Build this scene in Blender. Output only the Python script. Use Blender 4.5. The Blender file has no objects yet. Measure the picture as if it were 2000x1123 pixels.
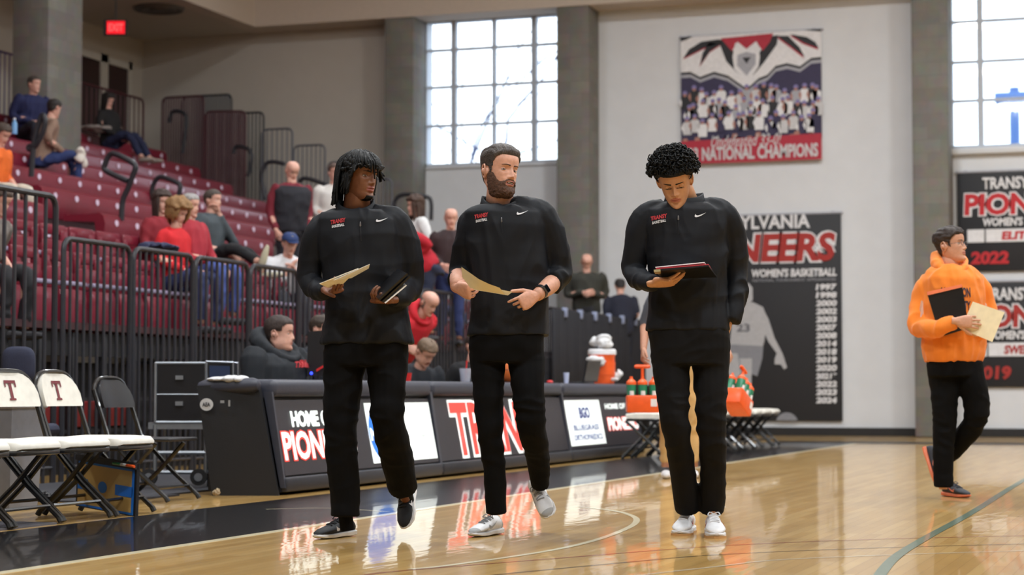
import bpy, math, random
import numpy as np
from mathutils import Vector, Matrix, noise
from mathutils.bvhtree import BVHTree
random.seed(7); RNG = np.random.default_rng(7)
S = bpy.context.scene; COL = S.collection
def lin(c):
    return tuple(((x/255)/12.92 if x/255 <= .04045 else ((x/255+.055)/1.055)**2.4) for x in c[:3])+(1,)
# ---------------- camera -----------------------------------------------------
FPX = 3889.0; H = 0.70; YAW = math.radians(19.0); PITCH = math.atan(203.5/FPX)
sn, cs = math.sin(YAW), math.cos(YAW)
F = Vector((-sn, cs, 0)); R = Vector((cs, sn, 0)); UP = Vector((0, 0, 1))
cd = bpy.data.cameras.new('camera'); cam = bpy.data.objects.new('camera', cd); COL.objects.link(cam)
cd.sensor_width = 36; cd.lens = 36*FPX/2000; cd.clip_start = .1; cd.clip_end = 500
cam.location = (0, 0, H); cam.rotation_euler = (math.pi/2+PITCH, 0, YAW)
cd.dof.use_dof = True; cd.dof.focus_distance = 9.6; cd.dof.aperture_fstop = 3.0
S.camera = cam
# ---------------- world, exposure, lamps --------------------------------------
W = bpy.data.worlds.new('world'); S.world = W; W.use_nodes = True
wn = W.node_tree.nodes; wl = W.node_tree.links; wn.clear()
wo = wn.new('ShaderNodeOutputWorld'); wb = wn.new('ShaderNodeBackground'); wr = wn.new('ShaderNodeValToRGB')
wt = wn.new('ShaderNodeTexCoord'); wx = wn.new('ShaderNodeSeparateXYZ'); wnz = wn.new('ShaderNodeTexNoise'); wmx = wn.new('ShaderNodeMixRGB')
wl.new(wt.outputs['Generated'], wx.inputs[0]); wl.new(wx.outputs['Z'], wr.inputs[0]); wnz.inputs['Scale'].default_value = 3
wl.new(wt.outputs['Generated'], wnz.inputs['Vector'])
wr.color_ramp.elements[0].position = 0.0; wr.color_ramp.elements[0].color = (.75, .88, 1, 1)
wr.color_ramp.elements[1].position = .5; wr.color_ramp.elements[1].color = (.62, .8, 1, 1)
wmx.inputs[2].default_value = (.93, .97, 1, 1); wl.new(wnz.outputs['Fac'], wmx.inputs[0]); wl.new(wr.outputs[0], wmx.inputs[1])
wl.new(wmx.outputs[0], wb.inputs[0]); wb.inputs[1].default_value = 3.2; wl.new(wb.outputs[0], wo.inputs[0])
vs = S.view_settings; vs.view_transform = 'Standard'; vs.look = 'None'; vs.gamma = 1; vs.exposure = 0.0; vs.use_curve_mapping = False
S.cycles.use_denoising = True
try: S.cycles.max_bounces = 8; S.cycles.transparent_max_bounces = 12
except Exception: pass
LAMPS = [(x, y) for x in (-11, -5, 1, 7) for y in (3, 10, 17, 24)]
LAMP_W = 345.0

# ---------------- materials -----------------------------------------------------
MATS = {}
def mat(name, rgb, rough=.6, metal=0, emit=0, var=.06, scale=20, bump=0, bscale=80, coat=0, sheen=0, spec=.5, alpha=1, sss=0):
    if name in MATS: return MATS[name]
    m = bpy.data.materials.new(name); m.use_nodes = True; nt = m.node_tree; b = nt.nodes['Principled BSDF']
    c = lin(rgb); b.inputs['Roughness'].default_value = rough; b.inputs['Metallic'].default_value = metal
    b.inputs['Specular IOR Level'].default_value = spec
    if coat: b.inputs['Coat Weight'].default_value = coat; b.inputs['Coat Roughness'].default_value = .05
    if sheen: b.inputs['Sheen Weight'].default_value = sheen
    if sss: b.inputs['Subsurface Weight'].default_value = sss; b.inputs['Subsurface Radius'].default_value = (1, .35, .2); b.inputs['Subsurface Scale'].default_value = .008
    if emit: b.inputs['Emission Color'].default_value = c; b.inputs['Emission Strength'].default_value = emit
    if alpha < 1: b.inputs['Alpha'].default_value = alpha
    tc = nt.nodes.new('ShaderNodeTexCoord')
    n = nt.nodes.new('ShaderNodeTexNoise'); n.inputs['Scale'].default_value = scale; nt.links.new(tc.outputs['Object'], n.inputs['Vector'])
    cr = nt.nodes.new('ShaderNodeValToRGB'); cr.color_ramp.elements[0].position = .3; cr.color_ramp.elements[1].position = .7
    cr.color_ramp.elements[0].color = tuple(max(0, v*(1-var)) for v in c[:3])+(1,); cr.color_ramp.elements[1].color = tuple(min(1, v*(1+var)) for v in c[:3])+(1,)
    nt.links.new(n.outputs['Fac'], cr.inputs[0]); nt.links.new(cr.outputs[0], b.inputs['Base Color'])
    if bump:
        n2 = nt.nodes.new('ShaderNodeTexNoise'); n2.inputs['Scale'].default_value = bscale; nt.links.new(tc.outputs['Object'], n2.inputs['Vector'])
        bp = nt.nodes.new('ShaderNodeBump'); bp.inputs['Strength'].default_value = bump; bp.inputs['Distance'].default_value = .01
        nt.links.new(n2.outputs['Fac'], bp.inputs['Height']); nt.links.new(bp.outputs[0], b.inputs['Normal'])
    MATS[name] = m; return m
def block_mat(name, rgb, bw, bh, axis, mortar=.9, var=.1):
    m = bpy.data.materials.new(name); m.use_nodes = True; nt = m.node_tree; b = nt.nodes['Principled BSDF']; b.inputs['Roughness'].default_value = .85
    g = nt.nodes.new('ShaderNodeNewGeometry'); sp = nt.nodes.new('ShaderNodeSeparateXYZ'); cb = nt.nodes.new('ShaderNodeCombineXYZ')
    ad = nt.nodes.new('ShaderNodeMath'); ad.operation = 'ADD'
    nt.links.new(g.outputs['Position'], sp.inputs[0])
    nt.links.new(sp.outputs['X'], ad.inputs[0]); nt.links.new(sp.outputs['Y'], ad.inputs[1])
    nt.links.new(ad.outputs[0], cb.inputs[0]); nt.links.new(sp.outputs['Z'], cb.inputs[1])
    br = nt.nodes.new('ShaderNodeTexBrick'); br.inputs['Scale'].default_value = 1; br.inputs['Brick Width'].default_value = bw; br.inputs['Row Height'].default_value = bh
    br.inputs['Mortar Size'].default_value = .006; c = lin(rgb)
    br.inputs['Color1'].default_value = tuple(v*(1-var) for v in c[:3])+(1,); br.inputs['Color2'].default_value = tuple(min(1, v*(1+var)) for v in c[:3])+(1,)
    br.inputs['Mortar'].default_value = tuple(v*mortar for v in c[:3])+(1,)
    nz = nt.nodes.new('ShaderNodeTexNoise'); nz.inputs['Scale'].default_value = 6; nt.links.new(g.outputs['Position'], nz.inputs['Vector'])
    mx = nt.nodes.new('ShaderNodeMixRGB'); mx.blend_type = 'MULTIPLY'; mx.inputs[0].default_value = .35
    nt.links.new(cb.outputs[0], br.inputs['Vector']); nt.links.new(br.outputs['Color'], mx.inputs[1]); nt.links.new(nz.outputs['Color'], mx.inputs[2])
    nt.links.new(mx.outputs[0], b.inputs['Base Color']); MATS[name] = m; return m
def floor_mat():
    m = bpy.data.materials.new('maple_floor'); m.use_nodes = True; nt = m.node_tree; b = nt.nodes['Principled BSDF']
    g = nt.nodes.new('ShaderNodeNewGeometry'); mp = nt.nodes.new('ShaderNodeMapping'); mp.inputs['Rotation'].default_value = (0, 0, math.pi/2)
    nt.links.new(g.outputs['Position'], mp.inputs[0])
    br = nt.nodes.new('ShaderNodeTexBrick'); br.inputs['Scale'].default_value = 1; br.inputs['Brick Width'].default_value = 1.1; br.inputs['Row Height'].default_value = .057
    br.inputs['Mortar Size'].default_value = .0009; br.inputs['Color1'].default_value = lin((192, 157, 98)); br.inputs['Color2'].default_value = lin((174, 136, 76)); br.inputs['Mortar'].default_value = lin((134, 96, 50))
    br.inputs['Bias'].default_value = -.1
    nt.links.new(mp.outputs[0], br.inputs['Vector'])
    nz = nt.nodes.new('ShaderNodeTexNoise'); nz.inputs['Scale'].default_value = 1.3; nz.inputs['Detail'].default_value = 3; mp2 = nt.nodes.new('ShaderNodeMapping'); mp2.inputs['Scale'].default_value = (8, 1, 1)
    nt.links.new(g.outputs['Position'], mp2.inputs[0]); nt.links.new(mp2.outputs[0], nz.inputs['Vector'])
    mx = nt.nodes.new('ShaderNodeMixRGB'); mx.blend_type = 'OVERLAY'; mx.inputs[0].default_value = .25; nt.links.new(br.outputs['Color'], mx.inputs[1]); nt.links.new(nz.outputs['Fac'], mx.inputs[2])
    nt.links.new(mx.outputs[0], b.inputs['Base Color'])
    gloss_bump(nt, b, g); b.inputs['Roughness'].default_value = .3; b.inputs['Specular IOR Level'].default_value = .08
    b.inputs['Coat Weight'].default_value = .62; b.inputs['Coat Roughness'].default_value = .035
    MATS['maple'] = m; return m
def gloss_bump(nt, b, g):
    n = nt.nodes.new('ShaderNodeTexNoise'); n.inputs['Scale'].default_value = 1; n.inputs['Detail'].default_value = 2
    mp = nt.nodes.new('ShaderNodeMapping'); mp.inputs['Scale'].default_value = (14, 3.0, 1); nt.links.new(g.outputs['Position'], mp.inputs[0]); nt.links.new(mp.outputs[0], n.inputs['Vector'])
    bp = nt.nodes.new('ShaderNodeBump'); bp.inputs['Strength'].default_value = .10; bp.inputs['Distance'].default_value = .008
    nt.links.new(n.outputs['Fac'], bp.inputs['Height']); nt.links.new(bp.outputs[0], b.inputs['Normal']); nt.links.new(bp.outputs[0], b.inputs['Coat Normal'])
def paint_mat(name, rgb):
    m = bpy.data.materials.new(name); m.use_nodes = True; nt = m.node_tree; b = nt.nodes['Principled BSDF']
    g = nt.nodes.new('ShaderNodeNewGeometry'); n = nt.nodes.new('ShaderNodeTexNoise'); n.inputs['Scale'].default_value = 9; nt.links.new(g.outputs['Position'], n.inputs['Vector'])
    mx = nt.nodes.new('ShaderNodeMixRGB'); mx.blend_type = 'MULTIPLY'; mx.inputs[0].default_value = .2; mx.inputs[1].default_value = lin(rgb); nt.links.new(n.outputs['Fac'], mx.inputs[2])
    nt.links.new(mx.outputs[0], b.inputs['Base Color']); gloss_bump(nt, b, g)
    b.inputs['Roughness'].default_value = .3; b.inputs['Specular IOR Level'].default_value = .08; b.inputs['Coat Weight'].default_value = .5; b.inputs['Coat Roughness'].default_value = .035
    MATS[name] = m; return m
def glass_mat():
    m = bpy.data.materials.new('window_glass'); m.use_nodes = True; nt = m.node_tree; nt.nodes.clear()
    o = nt.nodes.new('ShaderNodeOutputMaterial'); t = nt.nodes.new('ShaderNodeBsdfTransparent'); g = nt.nodes.new('ShaderNodeBsdfGlossy'); x = nt.nodes.new('ShaderNodeMixShader')
    t.inputs[0].default_value = (.96, .98, 1, 1); g.inputs['Roughness'].default_value = .03; x.inputs[0].default_value = .06
    nt.links.new(t.outputs[0], x.inputs[1]); nt.links.new(g.outputs[0], x.inputs[2]); nt.links.new(x.outputs[0], o.inputs[0]); MATS['glass'] = m; return m

# ---------------- projection helpers (photo pixel -> place) ----------------------
F3 = F*math.cos(PITCH)+UP*math.sin(PITCH); U3 = -F*math.sin(PITCH)+UP*math.cos(PITCH); CO = Vector((0, 0, H))
def ray(px, py): return F3*FPX+R*(px-1000)+U3*(561.5-py)
def at(px, py, d):
    v = ray(px, py); return CO+v*(d/v.dot(F))
def on_z(px, py, z=0):
    v = ray(px, py); return CO+v*((z-H)/v.z)
def on_y(px, py, Y):
    v = ray(px, py); return CO+v*(Y/v.y)
def on_x(px, py, X):
    v = ray(px, py); return CO+v*(X/v.x)
def dep(p): return (Vector(p)-CO).dot(F)

# ---------------- mesh building ----------------------------------------------------
def herm(xs, ys, x):
    xs = np.array(xs, float); ys = np.array(ys, float); x = np.asarray(x, float)
    m = np.gradient(ys, xs); i = np.clip(np.searchsorted(xs, x)-1, 0, len(xs)-2)
    h = xs[i+1]-xs[i]; t = np.clip((x-xs[i])/h, 0, 1)
    return ys[i]*(2*t**3-3*t**2+1)+m[i]*h*(t**3-2*t**2+t)+ys[i+1]*(-2*t**3+3*t**2)+m[i+1]*h*(t**3-t**2)
def frames(P):
    n = len(P); T = []
    for i in range(n):
        a = P[max(0, i-1)]; b = P[min(n-1, i+1)]; t = (b-a)
        T.append(t.normalized() if t.length > 1e-9 else Vector((0, 0, 1)))
    r = T[0].cross(Vector((0, 0, 1)));
    if r.length < .1: r = T[0].cross(Vector((1, 0, 0)))
    r.normalize(); out = []
    for t in T:
        r = (r-t*r.dot(t)).normalized(); out.append((t, r, t.cross(r)))
    return out
class MB:
    def __init__(s): s.v = []; s.f = []; s.m = []
    def add(s, vs, fs, mi=0):
        o = len(s.v); s.v += [Vector(p) for p in vs]; s.f += [tuple(o+i for i in f) for f in fs]; s.m += [mi]*len(fs); return s
    def merge(s, o, M=None, mi=None):
        n = len(s.v); s.v += [(M @ p if M is not None else p.copy()) for p in o.v]; s.f += [tuple(n+i for i in f) for f in o.f]; s.m += (o.m if mi is None else [mi]*len(o.f)); return s
    def hexa(s, p, mi=0):   # 8 points: bottom 4 ccw, top 4 ccw
        return s.add(p, [(3, 2, 1, 0), (4, 5, 6, 7), (0, 1, 5, 4), (1, 2, 6, 5), (2, 3, 7, 6), (3, 0, 4, 7)], mi)
    def box(s, a, b, mi=0):
        x0, y0, z0 = a; x1, y1, z1 = b
        return s.hexa([(x0, y0, z0), (x1, y0, z0), (x1, y1, z0), (x0, y1, z0), (x0, y0, z1), (x1, y0, z1), (x1, y1, z1), (x0, y1, z1)], mi)
    def rbox(s, a, b, r=.01, mi=0, seg=2):   # rounded in all edges via superellipsoid rings
        a = Vector(a); b = Vector(b); c = (a+b)/2; h = (b-a)/2; r = min(r, *h)
        rows = []; A = [i*math.pi/2/seg for i in range(seg+1)]
        corner = [(1, 1), (-1, 1), (-1, -1), (1, -1)]
        lev = [(-1, math.pi/2-t) for t in A][::1]
        lev = [(-h.z+r-r*math.cos(t), math.sin(t)) for t in A]+[(h.z-r+r*math.sin(t), math.cos(t)) for t in A]
        for z, k in lev:
            row = []
            for ci, (sx, sy) in enumerate(corner):
                for t in A:
                    th = ci*math.pi/2+t; row.append(c+Vector((sx*(h.x-r)+r*k*math.cos(th), sy*(h.y-r)+r*k*math.sin(th), z)))
            rows.append(row)
        return s.loft(rows, mi)
    def loft(s, rows, mi=0, caps=True, closed=True):
        n = len(rows[0]); o = len(s.v)
        for r in rows: s.v += [Vector(p) for p in r]
        for i in range(len(rows)-1):
            for j in range(n if closed else n-1):
                k = (j+1) % n; s.f.append((o+i*n+j, o+i*n+k, o+(i+1)*n+k, o+(i+1)*n+j)); s.m.append(mi)
        if caps and closed:
            s.f.append(tuple(o+j for j in reversed(range(n)))); s.f.append(tuple(o+(len(rows)-1)*n+j for j in range(n))); s.m += [mi, mi]
        return s
    def tube(s, P, rad, sides=8, mi=0, ratio=1, round_=False, sub=0):
        P = [Vector(p) for p in P]; rad = list(rad) if hasattr(rad, '__len__') else [rad]*len(P)
        if sub:
            ts = np.arange(len(P)); tt = np.linspace(0, len(P)-1, (len(P)-1)*sub+1); A = np.array([tuple(p) for p in P])
            if len(P) > 2: A = np.stack([herm(ts, A[:, k], tt) for k in range(3)], 1); rr = herm(ts, rad, tt)
            else: A = np.stack([np.interp(tt, ts, A[:, k]) for k in range(3)], 1); rr = np.interp(tt, ts, rad)
            P = [Vector(a) for a in A]; rad = [float(x) for x in rr]
        if round_:
            d0 = (P[0]-P[1]).normalized(); d1 = (P[-1]-P[-2]).normalized()
            P = [P[0]+d0*rad[0]*.95, P[0]+d0*rad[0]*.7]+P+[P[-1]+d1*rad[-1]*.7, P[-1]+d1*rad[-1]*.95]
            rad = [rad[0]*.3, rad[0]*.72]+rad+[rad[-1]*.72, rad[-1]*.3]
        rows = []
        for p, r, (t, u, w) in zip(P, rad, frames(P)):
            rows.append([p+(u*math.cos(a)+w*math.sin(a)*ratio)*r for a in [2*math.pi*k/sides for k in range(sides)]])
        return s.loft(rows, mi)
    def ball(s, c, r, n=12, mi=0, sc=(1, 1, 1)):
        c = Vector(c); rows = []
        for i in range(n//2+1):
            a = -math.pi/2+math.pi*i/(n//2); a = max(-1.5, min(1.5, a))
            rows.append([c+Vector((r*sc[0]*math.cos(a)*math.cos(b), r*sc[1]*math.cos(a)*math.sin(b), r*sc[2]*math.sin(a))) for b in [2*math.pi*k/n for k in range(n)]])
        return s.loft(rows, mi)
    def prism(s, pts, ext, mi=0):   # polygon (3d pts) extruded along vector ext
        n = len(pts); e = Vector(ext); a = [Vector(p) for p in pts]; b = [p+e for p in a]
        return s.add(a+b, [tuple(reversed(range(n))), tuple(range(n, 2*n))]+[(i, (i+1) % n, n+(i+1) % n, n+i) for i in range(n)], mi)
    def slab(s, q, th, mi=0):
        q = [Vector(p) for p in q]; nrm = (q[1]-q[0]).cross(q[-1]-q[0]).normalized()*th
        return s.prism([p-nrm/2 for p in q], nrm, mi)
    def lathe(s, c, prof, n=20, mi=0, ax=None):
        c = Vector(c); rows = []
        for r, z in prof: rows.append([c+Vector((max(r, 1e-4)*math.cos(b), max(r, 1e-4)*math.sin(b), z)) for b in [2*math.pi*k/n for k in range(n)]])
        return s.loft(rows, mi)
def wloc(p):
    v = Vector((0, 0, 0))
    while p is not None: v += p.location; p = p.parent
    return v
def raw(name, mb, mats, smooth=True):
    me = bpy.data.meshes.new(name); me.from_pydata([tuple(p) for p in mb.v], [], mb.f)
    for m in (mats if isinstance(mats, (list, tuple)) else [mats]): me.materials.append(m)
    me.polygons.foreach_set('material_index', mb.m)
    me.polygons.foreach_set('use_smooth', [smooth]*len(mb.f)); me.update(); return me
def autosmooth(me, ang=40):
    try: me.set_sharp_from_angle(angle=math.radians(ang))
    except Exception: pass
def part(name, mb, mats, parent, local=False, sharp=35):
    me = raw(name, mb, mats); autosmooth(me, sharp) if sharp else None
    o = bpy.data.objects.new(name, me); COL.objects.link(o); o.parent = parent
    if not local and parent is not None: me.transform(Matrix.Translation(-wloc(parent)))
    return o
def tag(o, label=None, cat=None, group=None, kind=None):
    if label: o['label'] = label
    if cat: o['category'] = cat
    if group: o['group'] = group
    if kind: o['kind'] = kind
    return o
def thing(name, loc, label, cat, group=None, rz=0):
    o = bpy.data.objects.new(name, None); COL.objects.link(o); o.location = loc; o.rotation_euler = (0, 0, rz); o.empty_display_size = .1
    return tag(o, label, cat, group)
def single(name, mb, mats, label=None, cat=None, group=None, kind=None, sharp=35):
    xs = [p.x for p in mb.v]; ys = [p.y for p in mb.v]; zs = [p.z for p in mb.v]
    c = Vector(((min(xs)+max(xs))/2, (min(ys)+max(ys))/2, min(zs)))
    o = part(name, mb, mats, None, True, sharp); o.data.transform(Matrix.Translation(-c)); o.location = c
    return tag(o, label, cat, group, kind)
def struct(name, mb, mats, sharp=35): return tag(part(name, mb, mats, None, True, sharp), kind='structure')
def copy_tree(o, parent=None):
    c = o.copy(); COL.objects.link(c); c.parent = parent
    for ch in list(KIDS.get(o.name, o.children)): copy_tree(ch, c)
    return c
KIDS = {}
def remesh(mb, vox, smooth=3, fac=.5):
    me = raw('tmp', mb, []); o = bpy.data.objects.new('tmp', me); COL.objects.link(o)
    m = o.modifiers.new('r', 'REMESH'); m.mode = 'VOXEL'; m.voxel_size = vox; m.use_smooth_shade = True
    if smooth: k = o.modifiers.new('s', 'SMOOTH'); k.iterations = smooth; k.factor = fac
    bpy.context.view_layer.update(); ev = o.evaluated_get(bpy.context.evaluated_depsgraph_get()); em = ev.to_mesh()
    out = MB(); co = np.empty(len(em.vertices)*3); em.vertices.foreach_get('co', co); co = co.reshape(-1, 3)
    out.v = [Vector(c) for c in co]; out.f = [tuple(p.vertices) for p in em.polygons]; out.m = [0]*len(out.f)
    ev.to_mesh_clear(); bpy.data.objects.remove(o); bpy.data.meshes.remove(me); return out
def normals(mb):
    V = np.array([tuple(p) for p in mb.v]); N = np.zeros_like(V)
    quads = np.array([f for f in mb.f if len(f) == 4]); tris = np.array([f for f in mb.f if len(f) == 3])
    for A in (quads, tris):
        if len(A):
            n = np.cross(V[A[:, 2]]-V[A[:, 0]], V[A[:, -1]]-V[A[:, 1]] if A.shape[1] == 4 else V[A[:, 1]]-V[A[:, 0]])
            if A.shape[1] == 3: n = -n
            for k in range(A.shape[1]): np.add.at(N, A[:, k], n)
    return V, N/np.maximum(np.linalg.norm(N, axis=1, keepdims=True), 1e-12)
def folds(mb, amp, scale, stretch=(1, 1, 1), seed=0, zones=None):
    V, N = normals(mb); out = []
    for p, n in zip(V, N):
        q = Vector((p[0]*stretch[0]*scale+seed, p[1]*stretch[1]*scale, p[2]*stretch[2]*scale))
        w = noise.noise(q+Vector(noise.noise_vector(q*.6))*.8); a = (1-abs(w)*2.2)
        z = 1.0
        if zones:
            z = .8
            for c, r, k in zones: z += k*math.exp(-((p[0]-c[0])**2+(p[1]-c[1])**2+(p[2]-c[2])**2)/r**2)
        out.append(Vector(p)+Vector(n)*amp*z*(a-.4))
    mb.v = out; return mb
def bvh(mb): return BVHTree.FromPolygons(mb.v, mb.f)
def bvh_mesh(tree, p, d, off):
    h = tree.ray_cast(p, d); return (h[0]-d*off) if h[0] is not None else None
# text -> flat MB in the xy plane, fitted to (w,h) with lower left at origin
def text2d(s, w=None, h=1, bold=.02, shear=0, sp=1.0):
    cu = bpy.data.curves.new('t', 'FONT'); cu.body = s; cu.size = 1; cu.offset = bold; cu.shear = shear; cu.space_character = sp; cu.resolution_u = 3
    o = bpy.data.objects.new('t', cu); COL.objects.link(o); bpy.context.view_layer.update()
    ev = o.evaluated_get(bpy.context.evaluated_depsgraph_get()); em = ev.to_mesh()
    V = np.array([tuple(v.co) for v in em.vertices]); mb = MB(); mb.f = [tuple(p.vertices) for p in em.polygons]; mb.m = [0]*len(mb.f)
    ev.to_mesh_clear(); bpy.data.objects.remove(o); bpy.data.curves.remove(cu)
    lo = V.min(0); hi = V.max(0); V -= lo; sy = h/(hi[1]-lo[1]); sx = (w/(hi[0]-lo[0])) if w else sy
    V[:, 0] *= sx; V[:, 1] *= sy; mb.v = [Vector(p) for p in V]; mb.w = float(V[:, 0].max()); return mb
class Plane:   # local x,y on a surface
    def __init__(s, O, U, V): s.O = Vector(O); s.U = Vector(U).normalized(); s.V = Vector(V).normalized(); s.N = s.U.cross(s.V).normalized()
    def p(s, x, y, n=0): return s.O+s.U*x+s.V*y+s.N*n
    def put(s, mb, flat, x, y, n=.004, mi=0):
        o = MB(); o.v = [s.p(x+q.x, y+q.y, n) for q in flat.v]; o.f = flat.f; o.m = flat.m; mb.merge(o, None, mi); return mb
    def poly(s, mb, pts, n=.003, mi=0): mb.add([s.p(x, y, n) for x, y in pts], [tuple(range(len(pts)))], mi); return mb
def outlined(pl, mb, s, x, y, w, h, mi_in, mi_out, n=.004, bold=.03, ol=.045, shear=0):
    t = text2d(s, None, 1, bold, shear); k = h; inner = text2d(s, w, h, bold, shear)
    ex = ol*h
    outer = text2d(s, w+2*ex*.8, h+2*ex, bold+ol, shear)
    pl.put(mb, outer, x-ex*.8, y-ex, n, mi_out); pl.put(mb, inner, x, y, n*1.0+.003, mi_in); return mb
# ---------------- the room ----------------------------------------------------------
YW = 31.7; XL = -18.0; ZC = 7.05; XF = -15.45; ZH = 9.6; XR = 24.0; YB = -12.0; YP = 31.1
M_floor = floor_mat(); M_black = paint_mat('black_floor_paint', (14, 15, 20)); M_cream = paint_mat('cream_line', (225, 214, 180))
M_teal = paint_mat('green_line', (104, 122, 104)); M_redl = paint_mat('red_line', (150, 40, 40)); M_blk2 = paint_mat('thin_black_line', (40, 36, 36)); M_whl = paint_mat('white_line', (222, 212, 190))
M_wall = mat('painted_wall', (222, 223, 226), .85, var=.02, scale=3); M_wallb = mat('beige_wall', (196, 187, 174), .85, var=.02, scale=3)
M_ceil = mat('ceiling_paint', (196, 186, 172), .9, var=.02, scale=2); M_beam = mat('beam_paint', (206, 192, 178), .85, var=.02)
M_block = block_mat('concrete_block', (134, 130, 123), .4, .2, 0)
M_frame = mat('window_frame_paint', (190, 196, 206), .5); M_dark = mat('dark_rubber', (34, 32, 32), .6); M_glass = glass_mat()
struct('floor', MB().box((XL-3, YB, -.2), (XR, YW+1, 0)), M_floor)
def strip(name, pts, w, m, z):
    mb = MB(); rows = []
    P = [Vector((p[0], p[1], 0)) for p in pts]
    for i, p in enumerate(P):
        t = (P[min(i+1, len(P)-1)]-P[max(0, i-1)]).normalized(); n = Vector((-t.y, t.x, 0))*w/2
        rows.append([p-n+UP*z, p+n+UP*z])
    for a, b in zip(rows[:-1], rows[1:]): mb.add([a[0], b[0], b[1], a[1]], [(0, 1, 2, 3)][::1])
    mb.f = [tuple(reversed(f)) for f in mb.f] if (rows[1][0]-rows[0][0]).cross(rows[0][1]-rows[0][0]).z < 0 else mb.f
    return struct(name, mb, m)
def pl(pts): return [on_z(x, y) for x, y in pts]
def spl(pts, n=10):
    A = np.array([tuple(p) for p in pl(pts)]); t = np.arange(len(A)); tt = np.linspace(0, len(A)-1, (len(A)-1)*n+1)
    return [Vector(v) for v in np.stack([herm(t, A[:, k], tt) for k in range(3)], 1)]
struct('floor_black_border', MB().box((-5.66, -4, 0), (-4.42, 27.0, .0012)).box((-5.66, 27.0, 0), (XR, 28.1, .0012)), M_black)
struct('floor_sideline', MB().box((-4.42, -4, 0), (-4.36, 27.0, .0016)), M_cream)
strip('floor_three_point_line', spl([(1700, 1150), (1745, 1092), (1810, 1050), (1900, 1000), (2020, 927), (2100, 900)]), .05, M_teal, .0018)
strip('floor_red_line', spl([(700, 1125), (800, 1114), (1100, 1090), (1400, 1067), (1700, 1054), (2030, 1046)]), .012, M_redl, .0016)
strip('floor_dark_line', spl([(900, 1132), (1000, 1120), (1200, 1101), (1400, 1084), (1700, 1071), (2030, 1062)]), .012, M_blk2, .0017)
strip('floor_white_line', spl([(1200, 1130), (1256, 1123), (1400, 1107), (1520, 1094), (1750, 1084), (2030, 1075)]), .014, M_whl, .0016)
strip('floor_circle_line', spl([(800, 1112), (880, 1104), (1060, 1078), (1160, 1056), (1225, 1032), (1243, 1018), (1235, 1008), (1200, 998), (1130, 990)]), .035, M_cream, .0014)
strip('floor_lane_line', spl([(520, 995), (640, 993), (760, 1000)]), .02, M_cream, .0019)
# back wall with recessed window bays
def wpt(px, Y=YW): return on_y(px, 700, Y).x
xp = [(wpt(748, YP), wpt(806, YP)), (wpt(1087, YP), wpt(1151, YP)), (wpt(1786, YP), wpt(1857, YP))]
wins = [(wpt(829, YW), wpt(1110, YW), on_y(960, 322, YW).z, on_y(960, 33, YW).z), (wpt(1862, YW), wpt(1862, YW)+2.55, on_y(1900, 290, YW).z, 6.99)]
w1, w2 = wins
xs_ = (xp[0][0]+xp[0][1])/2; struct('wall_back_left', MB().box((XL, YW, 0), (xs_, YW+.35, ZH)), mat('warm_grey_wall', (196, 188, 178), .85, var=.02, scale=3))
mb = MB(); mb.box((xs_, YW, 0), (w1[0], YW+.35, ZH)); mb.box((w1[0], YW, 0), (w1[1], YW+.35, w1[2])); mb.box((w1[0], YW, w1[3]), (w1[1], YW+.35, ZH))
mb.box((w1[1], YW, 0), (w2[0], YW+.35, ZH)); mb.box((w2[0], YW, 0), (w2[1], YW+.35, w2[2])); mb.box((w2[0], YW, w2[3]), (w2[1], YW+.35, ZH)); mb.box((w2[1], YW, 0), (XR, YW+.35, ZH))
struct('wall_back', mb, M_wall)
struct('wall_left', MB().box((XL-.3, YB, 0), (XL, YW+.3, ZC+.3)), M_wallb)
struct('wall_right', MB().box((XR, YB, 0), (XR+.3, YW+.3, ZH)), M_wall)
struct('wall_front', MB().box((XL, YB-.3, 0), (XR, YB, ZH)), M_wall)
struct('ceiling_seating', MB().box((XL-.3, YB, ZC), (XF-.3, YW+.2, ZC+.3)), M_ceil)
struct('wall_fascia', MB().box((XF-.3, YB, ZC), (XF, YW+.2, ZH)), M_beam)
struct('ceiling', MB().box((XF-.3, YB, ZH), (XR+.3, YW+.3, ZH+.3)), M_wall)
struct('wall_beam', MB().box((XF, YP-.02, ZC), (XR, YW, ZH)), M_beam)
for i, (a, b) in enumerate(xp): struct('wall_pillar', MB().rbox((a, YP, 0), (b, YW+.01, ZC+.01), .03), M_block)
a = on_x(93, 200, -15.5); b = on_x(160, 200, -15.5)
struct('wall_pillar', MB().rbox((-16.1, a.y, 1.0), (-15.5, b.y, ZC), .02), M_block)
struct('baseboard_back', MB().box((wpt(1158), YW-.05, 0), (XR, YW, .13)), M_dark)
struct('trim_1', MB().rbox((w2[0]-.1, YW-.12, w2[2]-.10), (w2[1]+.1, YW+.02, w2[2]-.0), .02), M_wall)
struct('trim_2', MB().rbox((w1[0]-.05, YW-.04, w1[2]-.04), (w1[1]+.05, YW+.02, w1[2]), .01), M_wall)
def window(n, x0, x1, z0, z1, vx, hz):
    fr = MB(); gl = MB()
    fr.box((x0, YW-.02, z0), (x0+.04, YW+.12, z1)).box((x1-.04, YW-.02, z0), (x1, YW+.12, z1)).box((x0, YW-.02, z0), (x1, YW+.12, z0+.05)).box((x0, YW-.02, z1-.05), (x1, YW+.12, z1))
    for x, w in vx: fr.box((x-w/2, YW-.01, z0), (x+w/2, YW+.1, z1))
    for z in hz: fr.box((x0, YW, z-.02), (x1, YW+.09, z+.02))
    w = struct('window_%d' % n, fr, M_frame); g = part('pane', MB().box((x0, YW+.04, z0), (x1, YW+.05, z1)), M_glass, w)
    return w
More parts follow.
